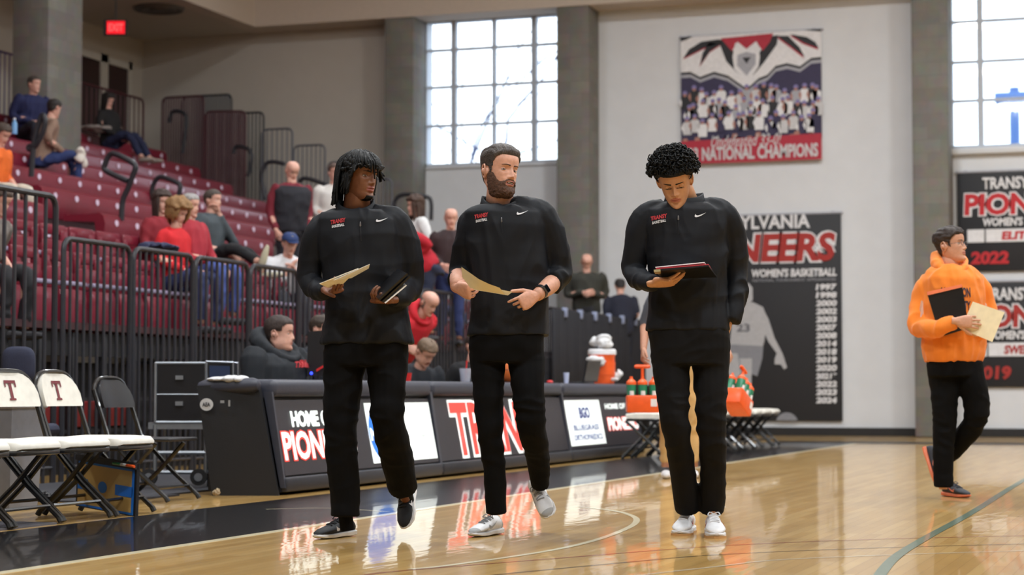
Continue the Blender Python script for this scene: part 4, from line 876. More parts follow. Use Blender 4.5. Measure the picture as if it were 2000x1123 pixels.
def fd(yaw, pitch=0):    # yaw 0 looks at the camera, + towards photo right; pitch + looks down
    a, p = math.radians(yaw), math.radians(pitch); return (-F*math.cos(a)+R*math.sin(a))*math.cos(p)-UP*math.sin(p)
def hand(curl=(20, 30, 20), thumb=(40, 20), spread=4, scale=1.0, mirror=False, curls=None, fine=True, tdown=10, length=1):
    mb = MB(); L = [(.088, .031, .070), (.093, .0105, .079), (.090, -.0105, .073), (.082, -.031, .058)]
    mb.tube([(-.03, 0, 0), (0, 0, 0), (.02, 0, 0)], [.023, .024, .027], 12, 0, .72)
    rows = []
    for x, w, h, cy in [(0, .026, .016, 0), (.02, .034, .0175, .003), (.05, .041, .0165, .001), (.075, .0425, .014, 0), (.09, .039, .0115, -.001), (.097, .03, .006, -.001)]:
        rows.append([Vector((x, cy+w*math.copysign(abs(math.cos(a))**.75, math.cos(a)), h*math.copysign(abs(math.sin(a))**.85, math.sin(a)))) for a in np.linspace(0, 2*np.pi, 17)[:-1]])
    mb.loft(rows)
    for i, (x, y, l) in enumerate(L):
        c = curls[i] if curls else curl; p = Vector((x-.008, y, 0)); a = 0; yaw = math.radians(spread*(1.5-i)); pts = [Vector((x-.03, y*.9, 0)), p]
        for seg, cc in zip((.46, .30, .24), c):
            a += math.radians(cc); d = Vector((math.cos(a)*math.cos(yaw), math.cos(a)*math.sin(yaw), -math.sin(a))); pts.append(pts[-1]+d*l*seg*length)
        r0 = .0092 if i < 3 else .0080; P2 = [pts[0], pts[1]]; rr = [r0*.9, r0*1.05]
        for k in (2, 3, 4): P2 += [pts[k-1]*.5+pts[k]*.5, pts[k]]; rr += [r0*(.98-.06*k), r0*(1.02-.07*k)]
        mb.tube(P2, rr, 10, 0, 1, True)
        # nail
        d = (pts[4]-pts[3]).normalized(); n = Vector((0, 1, 0)).cross(d).normalized()*-1
    t0, t1 = math.radians(thumb[0]), math.radians(thumb[1]); td = math.radians(tdown)
    p = Vector((.018, .022, -.004)); d1 = Vector((math.cos(t0)*math.cos(td), math.sin(t0)*math.cos(td), -math.sin(td))); d2 = Vector((math.cos(t0-t1)*math.cos(td), math.sin(t0-t1)*math.cos(td), -math.sin(td)*1.5)).normalized()
    q1 = p+d1*.044; q2 = q1+d2*.032; q3 = q2+d2*.024
    mb.tube([p, p*.5+q1*.5, q1, q2, q3], [.0165, .0142, .0112, .0103, .0085], 10, 0, 1, True)
    if fine: mb = remesh(mb, .0027, 2)
    for v in mb.v:
        if mirror: v.y = -v.y
        v *= scale
    if mirror: mb.f = [tuple(reversed(f)) for f in mb.f]
    return mb
def handM(w, fing, palm):  # wrist place, finger direction, direction the palm faces
    x = Vector(fing).normalized(); z = -Vector(palm); z = (z-x*z.dot(x)).normalized(); y = z.cross(x)
    return Matrix.Translation(w) @ Matrix((x, y, z)).transposed().to_4x4()
def CV(r, u, t): return R*r+UP*u-F*t        # right, up, towards the camera
def shoe(root, heel, toe, mats, roll=0, up=None, L=.305, style=0, name='shoe', hi=1.0, lacemat=None, wd=1.0):
    heel = Vector(heel); toe = Vector(toe); x = (toe-heel).normalized(); heel = toe-x*L; k = (toe-heel).length/L if False else 1
    u = Vector(up) if up is not None else UP; y = u.cross(x).normalized(); z = x.cross(y); Q = Matrix((x, y, z)).transposed() @ Matrix.Rotation(roll, 3, 'X')
    M = Matrix.Translation(heel) @ Q.to_4x4() @ Matrix.Diagonal((1, wd, wd, 1))
    so = MB(); rows = []
    for t_, w, zb, zt in [(0, .020, .010, .030), (.02, .033, .002, .034), (.15, .037, 0, .032), (.4, .034, .002, .027), (.65, .046, .0, .025), (.85, .043, .002, .025), (.96, .027, .008, .024), (1, .010, .014, .022)]:
        n = 14; rows.append([Vector((t_*L, w*math.cos(a), (zb+zt)/2+(zt-zb)/2*math.copysign(abs(math.sin(a))**.45, math.sin(a)))) for a in [2*math.pi*(j+.5)/n for j in range(n)]])
    so.loft(rows); S_ = MB().merge(so, M)
    up_ = MB(); rows = []
    for t_, w, h, e in [(.015, .016, .055, 1), (.03, .026, .078*hi, 1), (.10, .033, .092*hi, 1), (.22, .034, .094*hi, 1), (.34, .033, .090*hi, 1), (.44, .034, .082, .9), (.55, .038, .072, .8), (.68, .043, .060, .75), (.82, .041, .050, .7), (.93, .028, .040, .7), (.985, .010, .028, .7)]:
        n = 18; rr = []
        for j in range(n):
            a = 2*math.pi*j/n; s_ = math.sin(a); c_ = math.cos(a); zz = (.5+.5*s_)
            wz = w*(1-.42*max(0, s_)**1.5*(1 if t_ < .5 else .55)); rr.append(Vector((t_*L, wz*math.copysign(abs(c_)**.8, c_), .018+(h-.018)*zz)))
        rows.append(rr)
    up_.loft(rows); Uu = MB().merge(up_, M)
    s = part(name, Uu, mats[1], root, sharp=60); part('sole', S_, mats[0], s, sharp=50)
    tree_ = bvh(up_); la = MB()
    for i in range(6):
        t_ = .36+i*.055; pts = []
        for yy in np.linspace(-.02, .02, 7):
            h = tree_.ray_cast(Vector((t_*L+(.004 if i % 2 else -.004)*yy/.02, yy, .2)), Vector((0, 0, -1)));
            if h[0] is not None: pts.append(h[0]+Vector((0, 0, .003)))
        if len(pts) > 2: la.tube(pts, .0032, 6)
    for sgn in (-1, 1):
        pts = [Vector((.35*L, 0, .092)), Vector((.38*L, sgn*.018, .1)), Vector((.43*L, sgn*.026, .088)), Vector((.40*L, sgn*.012, .088))]; la.tube(pts, .0025, 6, sub=3)
    part('laces', MB().merge(la, M), lacemat or mats[2], s)
    if len(mats) > 3:   # side mark and overlays
        for sgn in (-1, 1):
            mk = MB(); pts = SW; vv = []
            for a, b in pts:
                p = Vector((.62*L-a*.36*L, sgn*.1, .034+b*.040)); h = tree_.ray_cast(p, Vector((0, -sgn, 0))); vv.append(h[0]+Vector((0, sgn*.0025, 0)) if h[0] is not None else None)
            if all(v is not None for v in vv):
                f = tuple(range(len(vv))); mk.add(vv, [f if sgn < 0 else tuple(reversed(f))]); part('side_mark', MB().merge(mk, M), mats[3], s, sharp=0)
    if len(mats) > 4:
        fs = []
        V = up_.v
        for rng, mm, nm in (((.62, 1.1), mats[4], 'toe_cap'), ((-.1, .2), mats[4], 'heel_panel')):
            ov = MB(); n = 18; sel = [r for r in range(len(rows)) if rng[0] <= rows[r][0].x/L <= rng[1]]
            c_ = None
            rr2 = []
            for r in sel:
                cc = sum(rows[r], Vector((0, 0, 0)))/n
                hlim = 1.0 if nm == 'heel_panel' else (.5 if rows[r][0].x/L < .9 else 1.2)
                rr2.append([cc+(p-cc)*1.035+Vector((0, 0, -.0)) if (p.z-.018)/(max(q.z for q in rows[r])-.018+1e-6) <= hlim else cc+(p-cc)*.97 for p in rows[r]])
            ov.loft(rr2); part(nm, MB().merge(ov, M), mm, s, sharp=60)
    return s
SW = [(0, .18), (.05, .02), (.16, 0), (.35, .1), (.6, .36), (1, .95), (.6, .56), (.36, .38), (.22, .34), (.13, .42), (.09, .6), (.03, .42)]
# ---------------- the four people in front -------------------------------------------------
def PX(d0):
    def p(px, py, dz=0): return at(px, py, d0+dz)
    return p
def ringset(p, d0, rings, yaw=0, n=28, ex=.82):
    rows = []; ca, sa = math.cos(math.radians(yaw)), math.sin(math.radians(yaw)); u = R*ca-F*sa*-1*-1; u = R*ca+F*sa; v = -F*ca+R*sa
    for r in rings:
        py, cx, hw, hd = r[:4]; dz = r[4] if len(r) > 4 else 0; c = p(cx, py, dz); k = d0/FPX
        rows.append([c+u*hw*k*math.copysign(abs(math.cos(a))**ex, math.cos(a))+v*hd*k*math.copysign(abs(math.sin(a))**ex, math.sin(a)) for a in [2*math.pi*j/n for j in range(n)]])
    return rows
def limb(mb, p, d0, pts, sides=16, ratio=1, sub=5, round_=True):
    return mb.tube([p(a[0], a[1], a[2]) for a in pts], [a[3]*d0/FPX for a in pts], sides, 0, ratio, round_, sub)
M_knit = mat('black_knit_shirt', (14, 17, 24), .68, var=.15, scale=6, bump=.06, bscale=600, spec=.3); M_trs = mat('black_trouser_cloth', (10, 10, 12), .88, var=.12, scale=5, bump=.05, bscale=500, spec=.16)
M_trs2 = mat('charcoal_trouser_cloth', (18, 18, 20), .85, var=.15, scale=5, bump=.06, bscale=500, spec=.2)
M_hairk = mat('black_hair', (8, 8, 9), .55, spec=.25, var=.3, scale=90, bump=.3, bscale=150); M_white = mat('white_print', (225, 225, 228), .6); M_logor = mat('logo_red', (190, 50, 56), .6)
M_zip = mat('zip_silver', (150, 150, 155), .3, .8); M_pap = mat('white_paper', (246, 248, 252), .7); M_man = mat('manila_card', (240, 226, 190), .7); M_cream2 = mat('cream_card', (240, 230, 208), .7)
M_lea = mat('black_leather', (20, 20, 23), .32, var=.1, bump=.05, bscale=300)
def decal(pl, flat, x, y, tree, n=.0025):   # drop a flat print onto a cloth surface
    o = MB()
    for q in flat.v:
        P = pl.p(x+q.x, y+q.y, .25); h = tree.ray_cast(P, -pl.N); o.v.append(h[0]+pl.N*n if h[0] is not None else P-pl.N*.25)
    o.f = flat.f; o.m = flat.m; return o
def chest_marks(root, shirt, tree, p, d0, swx, swy, lx, ly, sw=23, lw=30, rise=6):
    k = d0/FPX
    pl = Plane(p(swx, swy, -.3), R, UP); f = MB(); f.v = [Vector((a*sw*k, b*10*k, 0)) for a, b in SW]; f.f = [tuple(range(len(SW)))]; f.m = [0]
    part('swoosh_mark', decal(pl, f, 0, 0, tree, .004), M_white, shirt, sharp=0)
    rot = (R*1+UP*.16).normalized(); pl = Plane(p(lx, ly, -.3), rot, UP)
    part('team_name_print', decal(pl, text2d('TRANSY', lw*k, 8.5*k, .04), 0, 5*k, tree, .004), M_logor, shirt, sharp=0)
    part('sport_name_print', decal(pl, text2d('BASKETBALL', (lw-5)*k, 5.5*k, .03), 3*k, -2.5*k, tree, .004), M_white, shirt, sharp=0)
def collar_zip(root, shirt, tree, p, d0, neck, zipx, z0, z1):
    k = d0/FPX; cx, cy, rx_, h, tilt = neck; rows = []
    for i, (dy, s_) in enumerate([(0, 1.12), (-h*.5, 1.03), (-h, .98), (-h-1, .92), (-h*.5, .93), (2, 1.0)]):
        rows.append([p(cx, cy+dy, 0)+R*rx_*s_*k*math.cos(a)-F*rx_*.9*s_*k*math.sin(a)+UP*(-tilt*k*max(0, math.sin(a))) for a in np.linspace(0, 2*np.pi, 33)[:-1]])
    part('collar', MB().loft(rows), M_knit, shirt, sharp=0)
    zp = MB(); pts = []
    for y in np.linspace(z0, z1, 12):
        P = p(zipx+(y-z0)*.03, y, -.4); h_ = tree.ray_cast(P, F)
        if h_[0] is not None: pts.append(h_[0]-F*.002)
    zp.tube(pts, .0022, 6); part('zip', zp, mat('zip_black', (30, 32, 38), .4), shirt)
    part('zip_pull', MB().tube([pts[0]-F*.004, pts[0]-F*.005-UP*.016], [.003, .0045], 8, round_=True), M_zip, shirt)
ZB = .75
def person_fg(label, foot, d0, tors, arms, legs, pelvis, smat, tmat, seed, yaw=0, cat='person', zones=None, vox=.0068, famp=.0085, yoke=None):
    root = thing('person', tuple(foot), label, cat); p = PX(d0)
    mb = MB().loft(ringset(p, d0, tors, yaw)); [limb(mb, p, d0, a, round_=False) for a in arms]; yoke and limb(mb, p, d0, yoke, round_=False)
    sh = remesh(mb, vox, 4); folds(sh, famp, 11, (1, 1, .4), seed, zones); folds(sh, famp*.5, 5, (.7, .7, 1.6), seed+4)
    shirt = part('shirt', sh, smat, root, sharp=0); tree = bvh(sh)
    mb = MB().loft(ringset(p, d0, pelvis, yaw)); [limb(mb, p, d0, l, round_=False) for l in legs]
    tr = remesh(mb, vox, 4); kz = [(tuple(p(*l[1][:3])), .16, .9) for l in legs]
    folds(tr, .0052, 8, (.8, .8, 1.5), seed+9, kz); tro = part('trousers', tr, tmat, root, sharp=0)
    return root, shirt, tree, tro, p
def body_mesh(root, skin, hm, HM, extra, mats):
    b = MB().merge(hm, HM)
    for e in extra: b.merge(e, None, 0)
    return part('body', b, mats, root, sharp=0)
def brows(root_body, hm, HM, m, y0=.0195, w=.0028, out=.0022, arch=.004, name='eyebrows'):
    tr = bvh(hm); o = MB()
    for s in (-1, 1):
        P = []
        for t in np.linspace(0, 1, 9):
            x = s*(.013+.034*t); z = y0+arch*math.sin(t*2.2)-.002*t; h = tr.ray_cast(Vector((x, .2, z)), Vector((0, -1, 0)))
            if h[0] is not None: P.append((HM @ (h[0]+Vector((0, out*.2, 0))), w*(1.1-.75*t)))
        o.tube([a for a, b in P], [b for a, b in P], 6, 0, 1.0, True)
    part(name, o, m, root_body)
def neck(p, d0, a, b, r0, r1): return MB().tube([p(*a), (p(*a)+p(*b))/2, p(*b)], [r0*d0/FPX, r0*.5*d0/FPX+r1*.5*d0/FPX, r1*d0/FPX], 18, 0, 1)
def body_core(p, pts, r=22, d0=9.5):   # hidden trunk and limbs that join head, arms and legs into one body
    o = MB()
    for q in pts: o.tube([a if isinstance(a, Vector) else p(*a) for a in q], r*d0/FPX*.7, 8)
    return o
K = math.radians
# ===== left coach ==================================================================
d0 = 9.45
SK1 = skin_mat('deep_brown', (122, 76, 50)); SK1L = mat('lips_deep', (146, 82, 74), .4); M_mouth = mat('mouth_dark', (60, 22, 22), .5)
tors = [(409, 695, 40, 32), (411, 696, 54, 37), (417, 698, 70, 43), (430, 700, 82, 50), (456, 702, 86, 54), (490, 704, 84, 56), (540, 712, 78, 54), (590, 715, 77, 52), (640, 716, 86, 54), (664, 717, 91, 57), (672, 717, 92, 57)]
arms = [[(668, 436, 0, 24), (630, 448, 0, 29), (611, 492, .01, 26), (605, 548, .03, 22.5), (622, 566, -.09, 19.5), (636, 568, -.17, 16)],
        [(740, 424, 0, 24), (772, 436, 0, 30), (794, 490, .02, 29), (801, 553, .04, 26), (784, 578, -.08, 22), (765, 584, -.16, 17)]]
legs = [[(674, 690, 0, 43), (665, 822, -.02, 33), (668, 900, 0, 31), (674, 960, .02, 29), (674, 1008, .02, 28)], [(757, 690, 0, 42), (757, 812, -.06, 33), (774, 890, .12, 33), (787, 953, .28, 30)]]
pelv = [(652, 716, 78, 50), (672, 716, 82, 54), (695, 715, 81, 55), (715, 715, 74, 52)]
r1, sh1, tr1, tro1, p = person_fg('person with long black dreadlocks in black quarter zip top, holding papers and portfolios', on_z(660, 1052), d0, tors, arms, legs, pelv, M_knit, M_trs, 3, yoke=[(630, 452, 0, 26), (662, 430, 0, 21), (697, 421, .0, 15), (736, 418, 0, 20), (772, 440, 0, 28)],
    zones=[(tuple(at(606, 550, d0)), .1, .8), (tuple(at(803, 555, d0)), .1, .8), (tuple(at(716, 665, d0)), .2, .5)])
IR = (.0032, 0); LID = (10, -22)
h1 = head(140, 124, jaw=.98, nose=1.0, lips=1.45, wide=1.0); H1 = headM(p(703, 345, -.0), fd(48, 3), K(-2), .98)
ha = hand(curl=(55, 55, 30), thumb=(30, 25), spread=1, scale=1.0, mirror=False, tdown=-8)
hb = hand(curls=[(62, 50, 30), (64, 52, 30), (66, 54, 30), (66, 54, 30)], thumb=(50, 20), spread=0, mirror=True)
wa = p(634, 565, -.17); wb_ = p(764, 586, -.18)
ex = [neck(p, d0, (696, 418, .02), (701, 348, .01), 29, 20), MB().merge(ha, handM(wa, CV(.75, -.12, .62), CV(-.1, .95, .2))), MB().merge(hb, handM(wb_, CV(-.86, -.05, .5), CV(.15, .95, -.1))),
      body_core(p, [[(636, 567, -.16), (622, 566, -.09), (606, 549, .03), (611, 492, .01), (640, 446, 0), (700, 426, 0), (765, 440, 0), (795, 490, .02), (801, 552, .04), (784, 577, -.08), (765, 584, -.16)], [(700, 400, 0), (715, 680, 0)], [(674, 690, 0), (665, 822, 0), (674, 1010, .03)], [(757, 690, 0), (757, 812, -.05), (792, 975, .35)]], 14)]
b1 = body_mesh(r1, SK1, h1, H1, ex, [SK1, SK1L, M_mouth, M_eye, M_iris]); brows(b1, h1, H1, M_hairk, w=.0034)
# dreadlocks
cap = shell(h1, lambda v: v[2]-hairline(v[1], .052, .0, -.01, -.06), lambda v: .012, 140*123)
lo = MB().merge(cap, H1); rnd = random.Random(11)
for i in range(240):
    az = rnd.uniform(-math.pi, math.pi); el = math.acos(rnd.uniform(.02, .98)); dirv = Vector((math.sin(az)*math.sin(el), math.cos(az)*math.sin(el), math.cos(el)))
    front = math.cos(az)
    rt = Vector((dirv.x*.074, dirv.y*.094-.006, .02+dirv.z*.088))
    if front > .35 and rt.z < .062: continue
    if front > .5 and dirv.x > -.9 and rnd.random() < .35: continue
    hz = Vector((math.sin(az), math.cos(az), 0)); R0 = rnd.uniform(.008, .022)
    if front > .6: tip = .045+rnd.uniform(-.01, .02); out = .104
    elif front > .25: tip = rnd.uniform(-.02, .03); out = .108
    elif front > -.3: tip = rnd.uniform(-.095, -.05); out = .098
    else: tip = rnd.uniform(-.150, -.075); out = .122
    e1 = rt+dirv*.022; w = Vector((hz.x*(out-.018)*.94, hz.y*(out+.004), max(rt.z*.55, .02))); w2 = Vector((hz.x*out*.93, hz.y*(out+.006), (max(rt.z*.5, 0)+tip)*.5)); w3 = Vector((hz.x*(out-.002)+rnd.uniform(-.012, .012), hz.y*(out+.002)+rnd.uniform(-.012, .012), tip))
    em = (el+1.5)/2; mm = Vector((math.sin(az)*math.sin(em)*.094, math.cos(az)*math.sin(em)*.114-.006, .024+math.cos(em)*.108))*rnd.uniform(.97, 1.04)
    if el < 1.0: w.z = max(w.z, .03)
    lo.tube([H1 @ q for q in (rt, e1, mm, w, w2, w3)], [.0068, .0074, .0074, .007, .0062, .0035], 7, 0, 1, True, 3)
for x, z1, x2 in ((-.012, .0, -.016), (.014, -.012, .004), (.03, .02, .03)):  # locs hanging over the forehead
    lo.tube([H1 @ Vector(q) for q in ((x, .07, .085), (x, .103, .07), (x*.8+x2*.2, .108, .035), (x2, .108, z1))], [.006, .0058, .005, .0032], 7, 0, 1, True, 3)
part('dreadlocks', lo, M_hairk, r1, sharp=0)
gt = MB().merge(shell(h1, lambda v: min(.108-abs(v[2]+.0), 1) if False else (min(.02-abs(v[0]), -.098-v[2], v[1]-.03)), lambda v: .0012, 140*123), H1)
if gt.f: part('chin_hair', gt, M_hairk, b1, sharp=0)
chest_marks(r1, sh1, tr1, p, d0, 729, 427, 638, 437, 23, 30); collar_zip(r1, sh1, tr1, p, d0, (695, 411, 37, 20, 21), 695, 424, 462)
M_sw = mat('sole_white', (226, 224, 222), .5); M_sb = mat('shoe_black_mesh', (20, 22, 28), .7, bump=.2, bscale=500)
shoe(r1, on_z(692, 1046)+UP*.0, on_z(616, 1054), [M_sw, M_sb, M_sb, M_white], L=.30)
hp = p(805, 945, .42); tp = p(797, 1030, .40); shoe(r1, p(806, 948, .52), p(795, 1036, .30), [M_sw, M_sb, M_sb, M_white], L=.285, up=CV(-.45, .25, .86))
part('sock', MB().tube([p(673, 990, .02), p(678, 1034, .04)], .034, 14), M_trs, r1); part('sock', MB().tube([p(788, 945, .27), p(798, 985, .44)], .033, 14), M_trs, r1)
# things the left coach holds
def held(name, label, cat, slabs, group=None):
    c = sum((Vector(q) for q in slabs[0][1]), Vector())/4; t = thing(name, tuple(c), label, cat, group)
    for nm, q, th_, m in slabs: part(nm, MB().slab(q, th_), m, t, sharp=30)
    return t
held('paper_folder', 'cream folded folder with white sheets in the hand of the dreadlocked person', 'folder', [('cover', [p(624, 554, -.40), p(700, 524, -.40), p(668, 556, -.22), p(641, 562, -.24)], .003, M_cream2), ('sheets', [p(652, 547, -.41), p(722, 516, -.40), p(720, 524, -.31), p(686, 543, -.23)], .002, M_pap)])
held('portfolio', 'pair of black leather portfolios with a pale pad, held by the dreadlocked person', 'portfolio', [('cover', [p(741, 585, -.34), p(796, 535, -.34), p(778, 526, -.14), p(727, 575, -.14)], .010, M_lea), ('second_cover', [p(747, 590, -.34), p(801, 540, -.34), p(788, 532, -.14), p(734, 582, -.14)], .009, M_lea), ('pad', [p(752, 592, -.34), p(794, 557, -.33), p(786, 549, -.16), p(744, 583, -.16)], .006, M_pap)])
# ===== middle coach ================================================================
d0 = 9.6
SK2 = skin_mat('fair_ruddy', (214, 160, 136), .08); SK2L = mat('lips_fair', (190, 122, 108), .5)
tors = [(402, 978, 42, 32), (404, 980, 56, 37), (409, 982, 70, 43), (416, 984, 80, 49), (442, 987, 84, 54), (490, 990, 82, 56), (550, 996, 75, 53), (600, 996, 76, 52), (640, 992, 79, 53), (651, 992, 80, 54), (656, 992, 80, 54)]
arms = [[(952, 420, 0, 24), (922, 436, 0, 28), (909, 482, .02, 25), (901, 530, .05, 23), (895, 548, -.03, 21)], [(1026, 410, 0, 24), (1058, 424, 0, 30), (1081, 475, .02, 28.5), (1091, 528, .04, 26), (1083, 548, -.02, 23), (1079, 552, -.05, 22)]]
legs = [[(952, 690, 0, 36), (956, 825, -.04, 26), (966, 920, 0, 22.5), (970, 1003, .02, 21)], [(1027, 690, 0, 37), (1036, 812, -.08, 29), (1050, 890, .1, 24), (1056, 948, .22, 18)]]
pelv = [(640, 990, 71, 48), (656, 990, 73, 51), (680, 989, 73, 52), (708, 989, 66, 48)]
r2, sh2, tr2, tro2, p = person_fg('bearded person in black quarter zip top, wearing a wrist watch, between two walkers', on_z(960, 1048), d0, tors, arms, legs, pelv, M_knit, M_trs, 17, yoke=[(924, 440, 0, 26), (950, 420, 0, 21), (979, 412, 0, 14), (1018, 403, 0, 20), (1058, 428, 0, 28)],
    zones=[(tuple(at(902, 530, d0)), .1, .8), (tuple(at(1090, 530, d0)), .12, 1.0)])
IR = (.003, .001); LID = (9, -20)
h2 = head(140, 124, jaw=1.06, nose=1.05, lips=.9, mouth_open=1.6); H2 = headM(p(977, 336, 0), fd(38, -1), K(-6), 1.05)
ha = hand(curls=[(38, 50, 30), (50, 60, 35), (55, 60, 35), (60, 60, 35)], thumb=(28, 25), spread=1, tdown=20)
hb = hand(curls=[(18, 26, 14), (42, 45, 25), (52, 50, 30), (60, 50, 30)], thumb=(46, 22), spread=3, mirror=True, tdown=8, scale=.94)
wa = p(893, 563, -.14); wb_ = p(1048, 577, -.2)
fore = MB().tube([p(896, 540, -.02), p(893, 560, -.13)], [.045, .034], 14); fore2 = MB().tube([p(1084, 546, -.02), p(1074, 557, -.07), p(1048, 577, -.2)], [.034, .043, .029], 16, 0, 1, False, 4)
ex = [neck(p, d0, (976, 402, .02), (975, 340, .015), 29, 21), MB().merge(ha, handM(wa, CV(.62, -.22, .7), CV(.7, .3, -.5))), MB().merge(hb, handM(wb_, CV(-.84, -.45, .3), CV(-.22, -.05, -.95))), fore, fore2,
      body_core(p, [[(902, 530, .04), (920, 440, 0), (980, 420, 0), (1058, 435, 0), (1086, 530, .03)], [(980, 390, 0), (990, 680, 0)], [(952, 690, 0), (956, 825, -.04), (972, 1000, .03)], [(1027, 690, 0), (1036, 812, -.08), (1058, 950, .26)]], 12)]
b2 = body_mesh(r2, SK2, h2, H2, ex, [SK2, SK2L, M_mouth, M_eye, M_iris]); M_hb = mat('brown_grey_hair', (66, 58, 54), .55, var=.35, scale=70, bump=.5, bscale=160); M_beard = mat('brown_beard', (88, 60, 46), .7, var=.35, scale=120, bump=.6, bscale=300)
brows(b2, h2, H2, M_beard, w=.0034)
hair2 = MB().merge(shell(h2, lambda v: v[2]-hairline(v[1], .070, .004, -.018, -.068), lambda v: .003+.013*max(0, min(1, (v[2]-.03)/.06))*(.8+.3*(v[1] > 0)), 140*123, 5, .35, 45, (2.2, .5, 1)), H2)
rnd = random.Random(4); trh = bvh(h2)
for i in range(150):   # combed strands on top
    x = rnd.uniform(-.055, .055); y0 = rnd.uniform(-.05, .068); pts = []
    for k in range(4):
        yy = y0-.012*k; xx = x+.006*k*.8; h = trh.ray_cast(Vector((xx, yy, .3)), Vector((0, 0, -1)))
        if h[0] is not None and h[0].z > .07-(0.01 if yy < 0 else 0): pts.append(H2 @ (h[0]+Vector((0, .002, .0125+.003*math.sin(k*1.1)))))
    if len(pts) == 4: hair2.tube(pts, [.001, .0026, .0026, .0008], 5)
part('hair', hair2, M_hb, r2, sharp=0)
def beard_mask(v):
    x, y, z = v; ax = abs(x)
    if y < -.012: return -1
    top = np.interp(ax, [0, .012, .022, .03, .042, .052, .062, .075], [-.046, -.046, -.049, -.055, -.060, -.050, -.02, -.0]); m = top-z
    q = (x/.0235)**2+((z+.063)/.0115)**2
    if y > .05 and q < 1.15: return -1
    return min(m, .02)
bd = shell(h2, beard_mask, lambda v: .0045+.004*max(0, min(1, (-v[2]-.085)/.03)), 140*123, 2, .5, 130)
part('beard', MB().merge(bd, H2), M_beard, b2, sharp=0)
tt = MB(); tt.tube([H2 @ Vector((x, .0845-.0*abs(x)-x*x*6, -.0600)) for x in np.linspace(-.013, .013, 7)], .0021, 6); part('teeth', tt, mat('teeth', (225, 220, 205), .3), b2)
chest_marks(r2, sh2, tr2, p, d0, 1009, 413, 925, 426, 23, 27); collar_zip(r2, sh2, tr2, p, d0, (977, 403, 37, 20, 21), 979, 416, 446)
M_sg = mat('shoe_grey_suede', (166, 168, 170), .7, bump=.1, bscale=300); M_sl = mat('shoe_white_leather', (222, 222, 224), .45)
shoe(r2, on_z(990, 1040), on_z(921, 1050), [M_sl, M_sl, mat('grey_laces', (150, 152, 156), .8), M_sg, M_sg], L=.30)
shoe(r2, p(1046, 943, .42), p(1078, 1014, .12), [M_sl, M_sl, mat('grey_laces', (0, 0, 0)), M_sg, M_sg], L=.29, up=CV(-.3, .35, .86))
wt = thing('wrist_watch', tuple(p(1050, 575, -.2)), 'black smart watch with dark strap on the left wrist of the middle coach', 'watch'); ax_ = (p(1048, 577, -.2)-p(1075, 556, -.07)).normalized(); wc = p(1055, 571, -.165)
u_ = ax_.cross(UP).normalized(); v_ = ax_.cross(u_)
part('strap', MB().loft([[wc+ax_*s_+(u_*math.cos(a)+v_*math.sin(a))*r_ for a in np.linspace(0, 2*np.pi, 25)[:-1]] for s_, r_ in ((-.011, .0335), (-.011, .0365), (.011, .0355), (.011, .0325), (-.011, .0335))], caps=False), M_blkp, wt)
n_ = (CV(.35, .1, .93)-ax_*CV(.35, .1, .93).dot(ax_)).normalized(); s_ = n_.cross(ax_); q = wc+n_*.038
part('watch_case', MB().prism([q+ax_*(.017*a)+s_*(.020*b) for a, b in ((-1, -.7), (-.7, -1), (.7, -1), (1, -.7), (1, .7), (.7, 1), (-.7, 1), (-1, .7))], n_*.008), mat('watch_steel', (96, 98, 104), .3, .7), wt)
part('watch_face', MB().prism([q+n_*.008+ax_*(.014*a)+s_*(.017*b) for a, b in ((-1, -1), (1, -1), (1, 1), (-1, 1))], n_*.0012), mat('watch_glass', (8, 8, 12), .1), wt)
Mh = handM(wb_, CV(-.84, -.45, .3), CV(-.22, -.05, -.95)); part('ring', MB().tube([Mh @ (Vector((.092, .0105, -.014)) *.94+(Vector((0, 1, 0))*math.cos(a)+Vector((.79, 0, .61))*math.sin(a))*.0098) for a in np.linspace(0, 6.283, 17)], .0014, 5), mat('gold_ring', (190, 150, 80), .3, .8), r2)
# curved folder held by the middle coach
t = thing('paper_folder', tuple(p(940, 555, -.3)), 'curved manila folder with white sheets in the right hand of the middle coach', 'folder')
def sheet(name, top, bot, dzs, m, th=.0022):
    mb = MB(); n = len(top); rows = []
    for (a, b), (c, e), dz in zip(top, bot, dzs): rows.append([p(a, b, dz), p(c, e, dz+.04), p(c, e, dz+.04)+F*th, p(a, b, dz)+F*th])
    part(name, mb.loft(rows), m, t, sharp=30)
sheet('sheets', [(925, 545), (957, 562), (985, 567), (1001, 570)], [(925, 566), (957, 571), (980, 575), (992, 577)], [-.28, -.31, -.31, -.30], M_pap)
sheet('cover', [(901, 521), (918, 533), (935, 545), (956, 555), (976, 562)], [(903, 541), (918, 562), (935, 567), (960, 571), (986, 575)], [-.26, -.29, -.32, -.33, -.33], M_man)
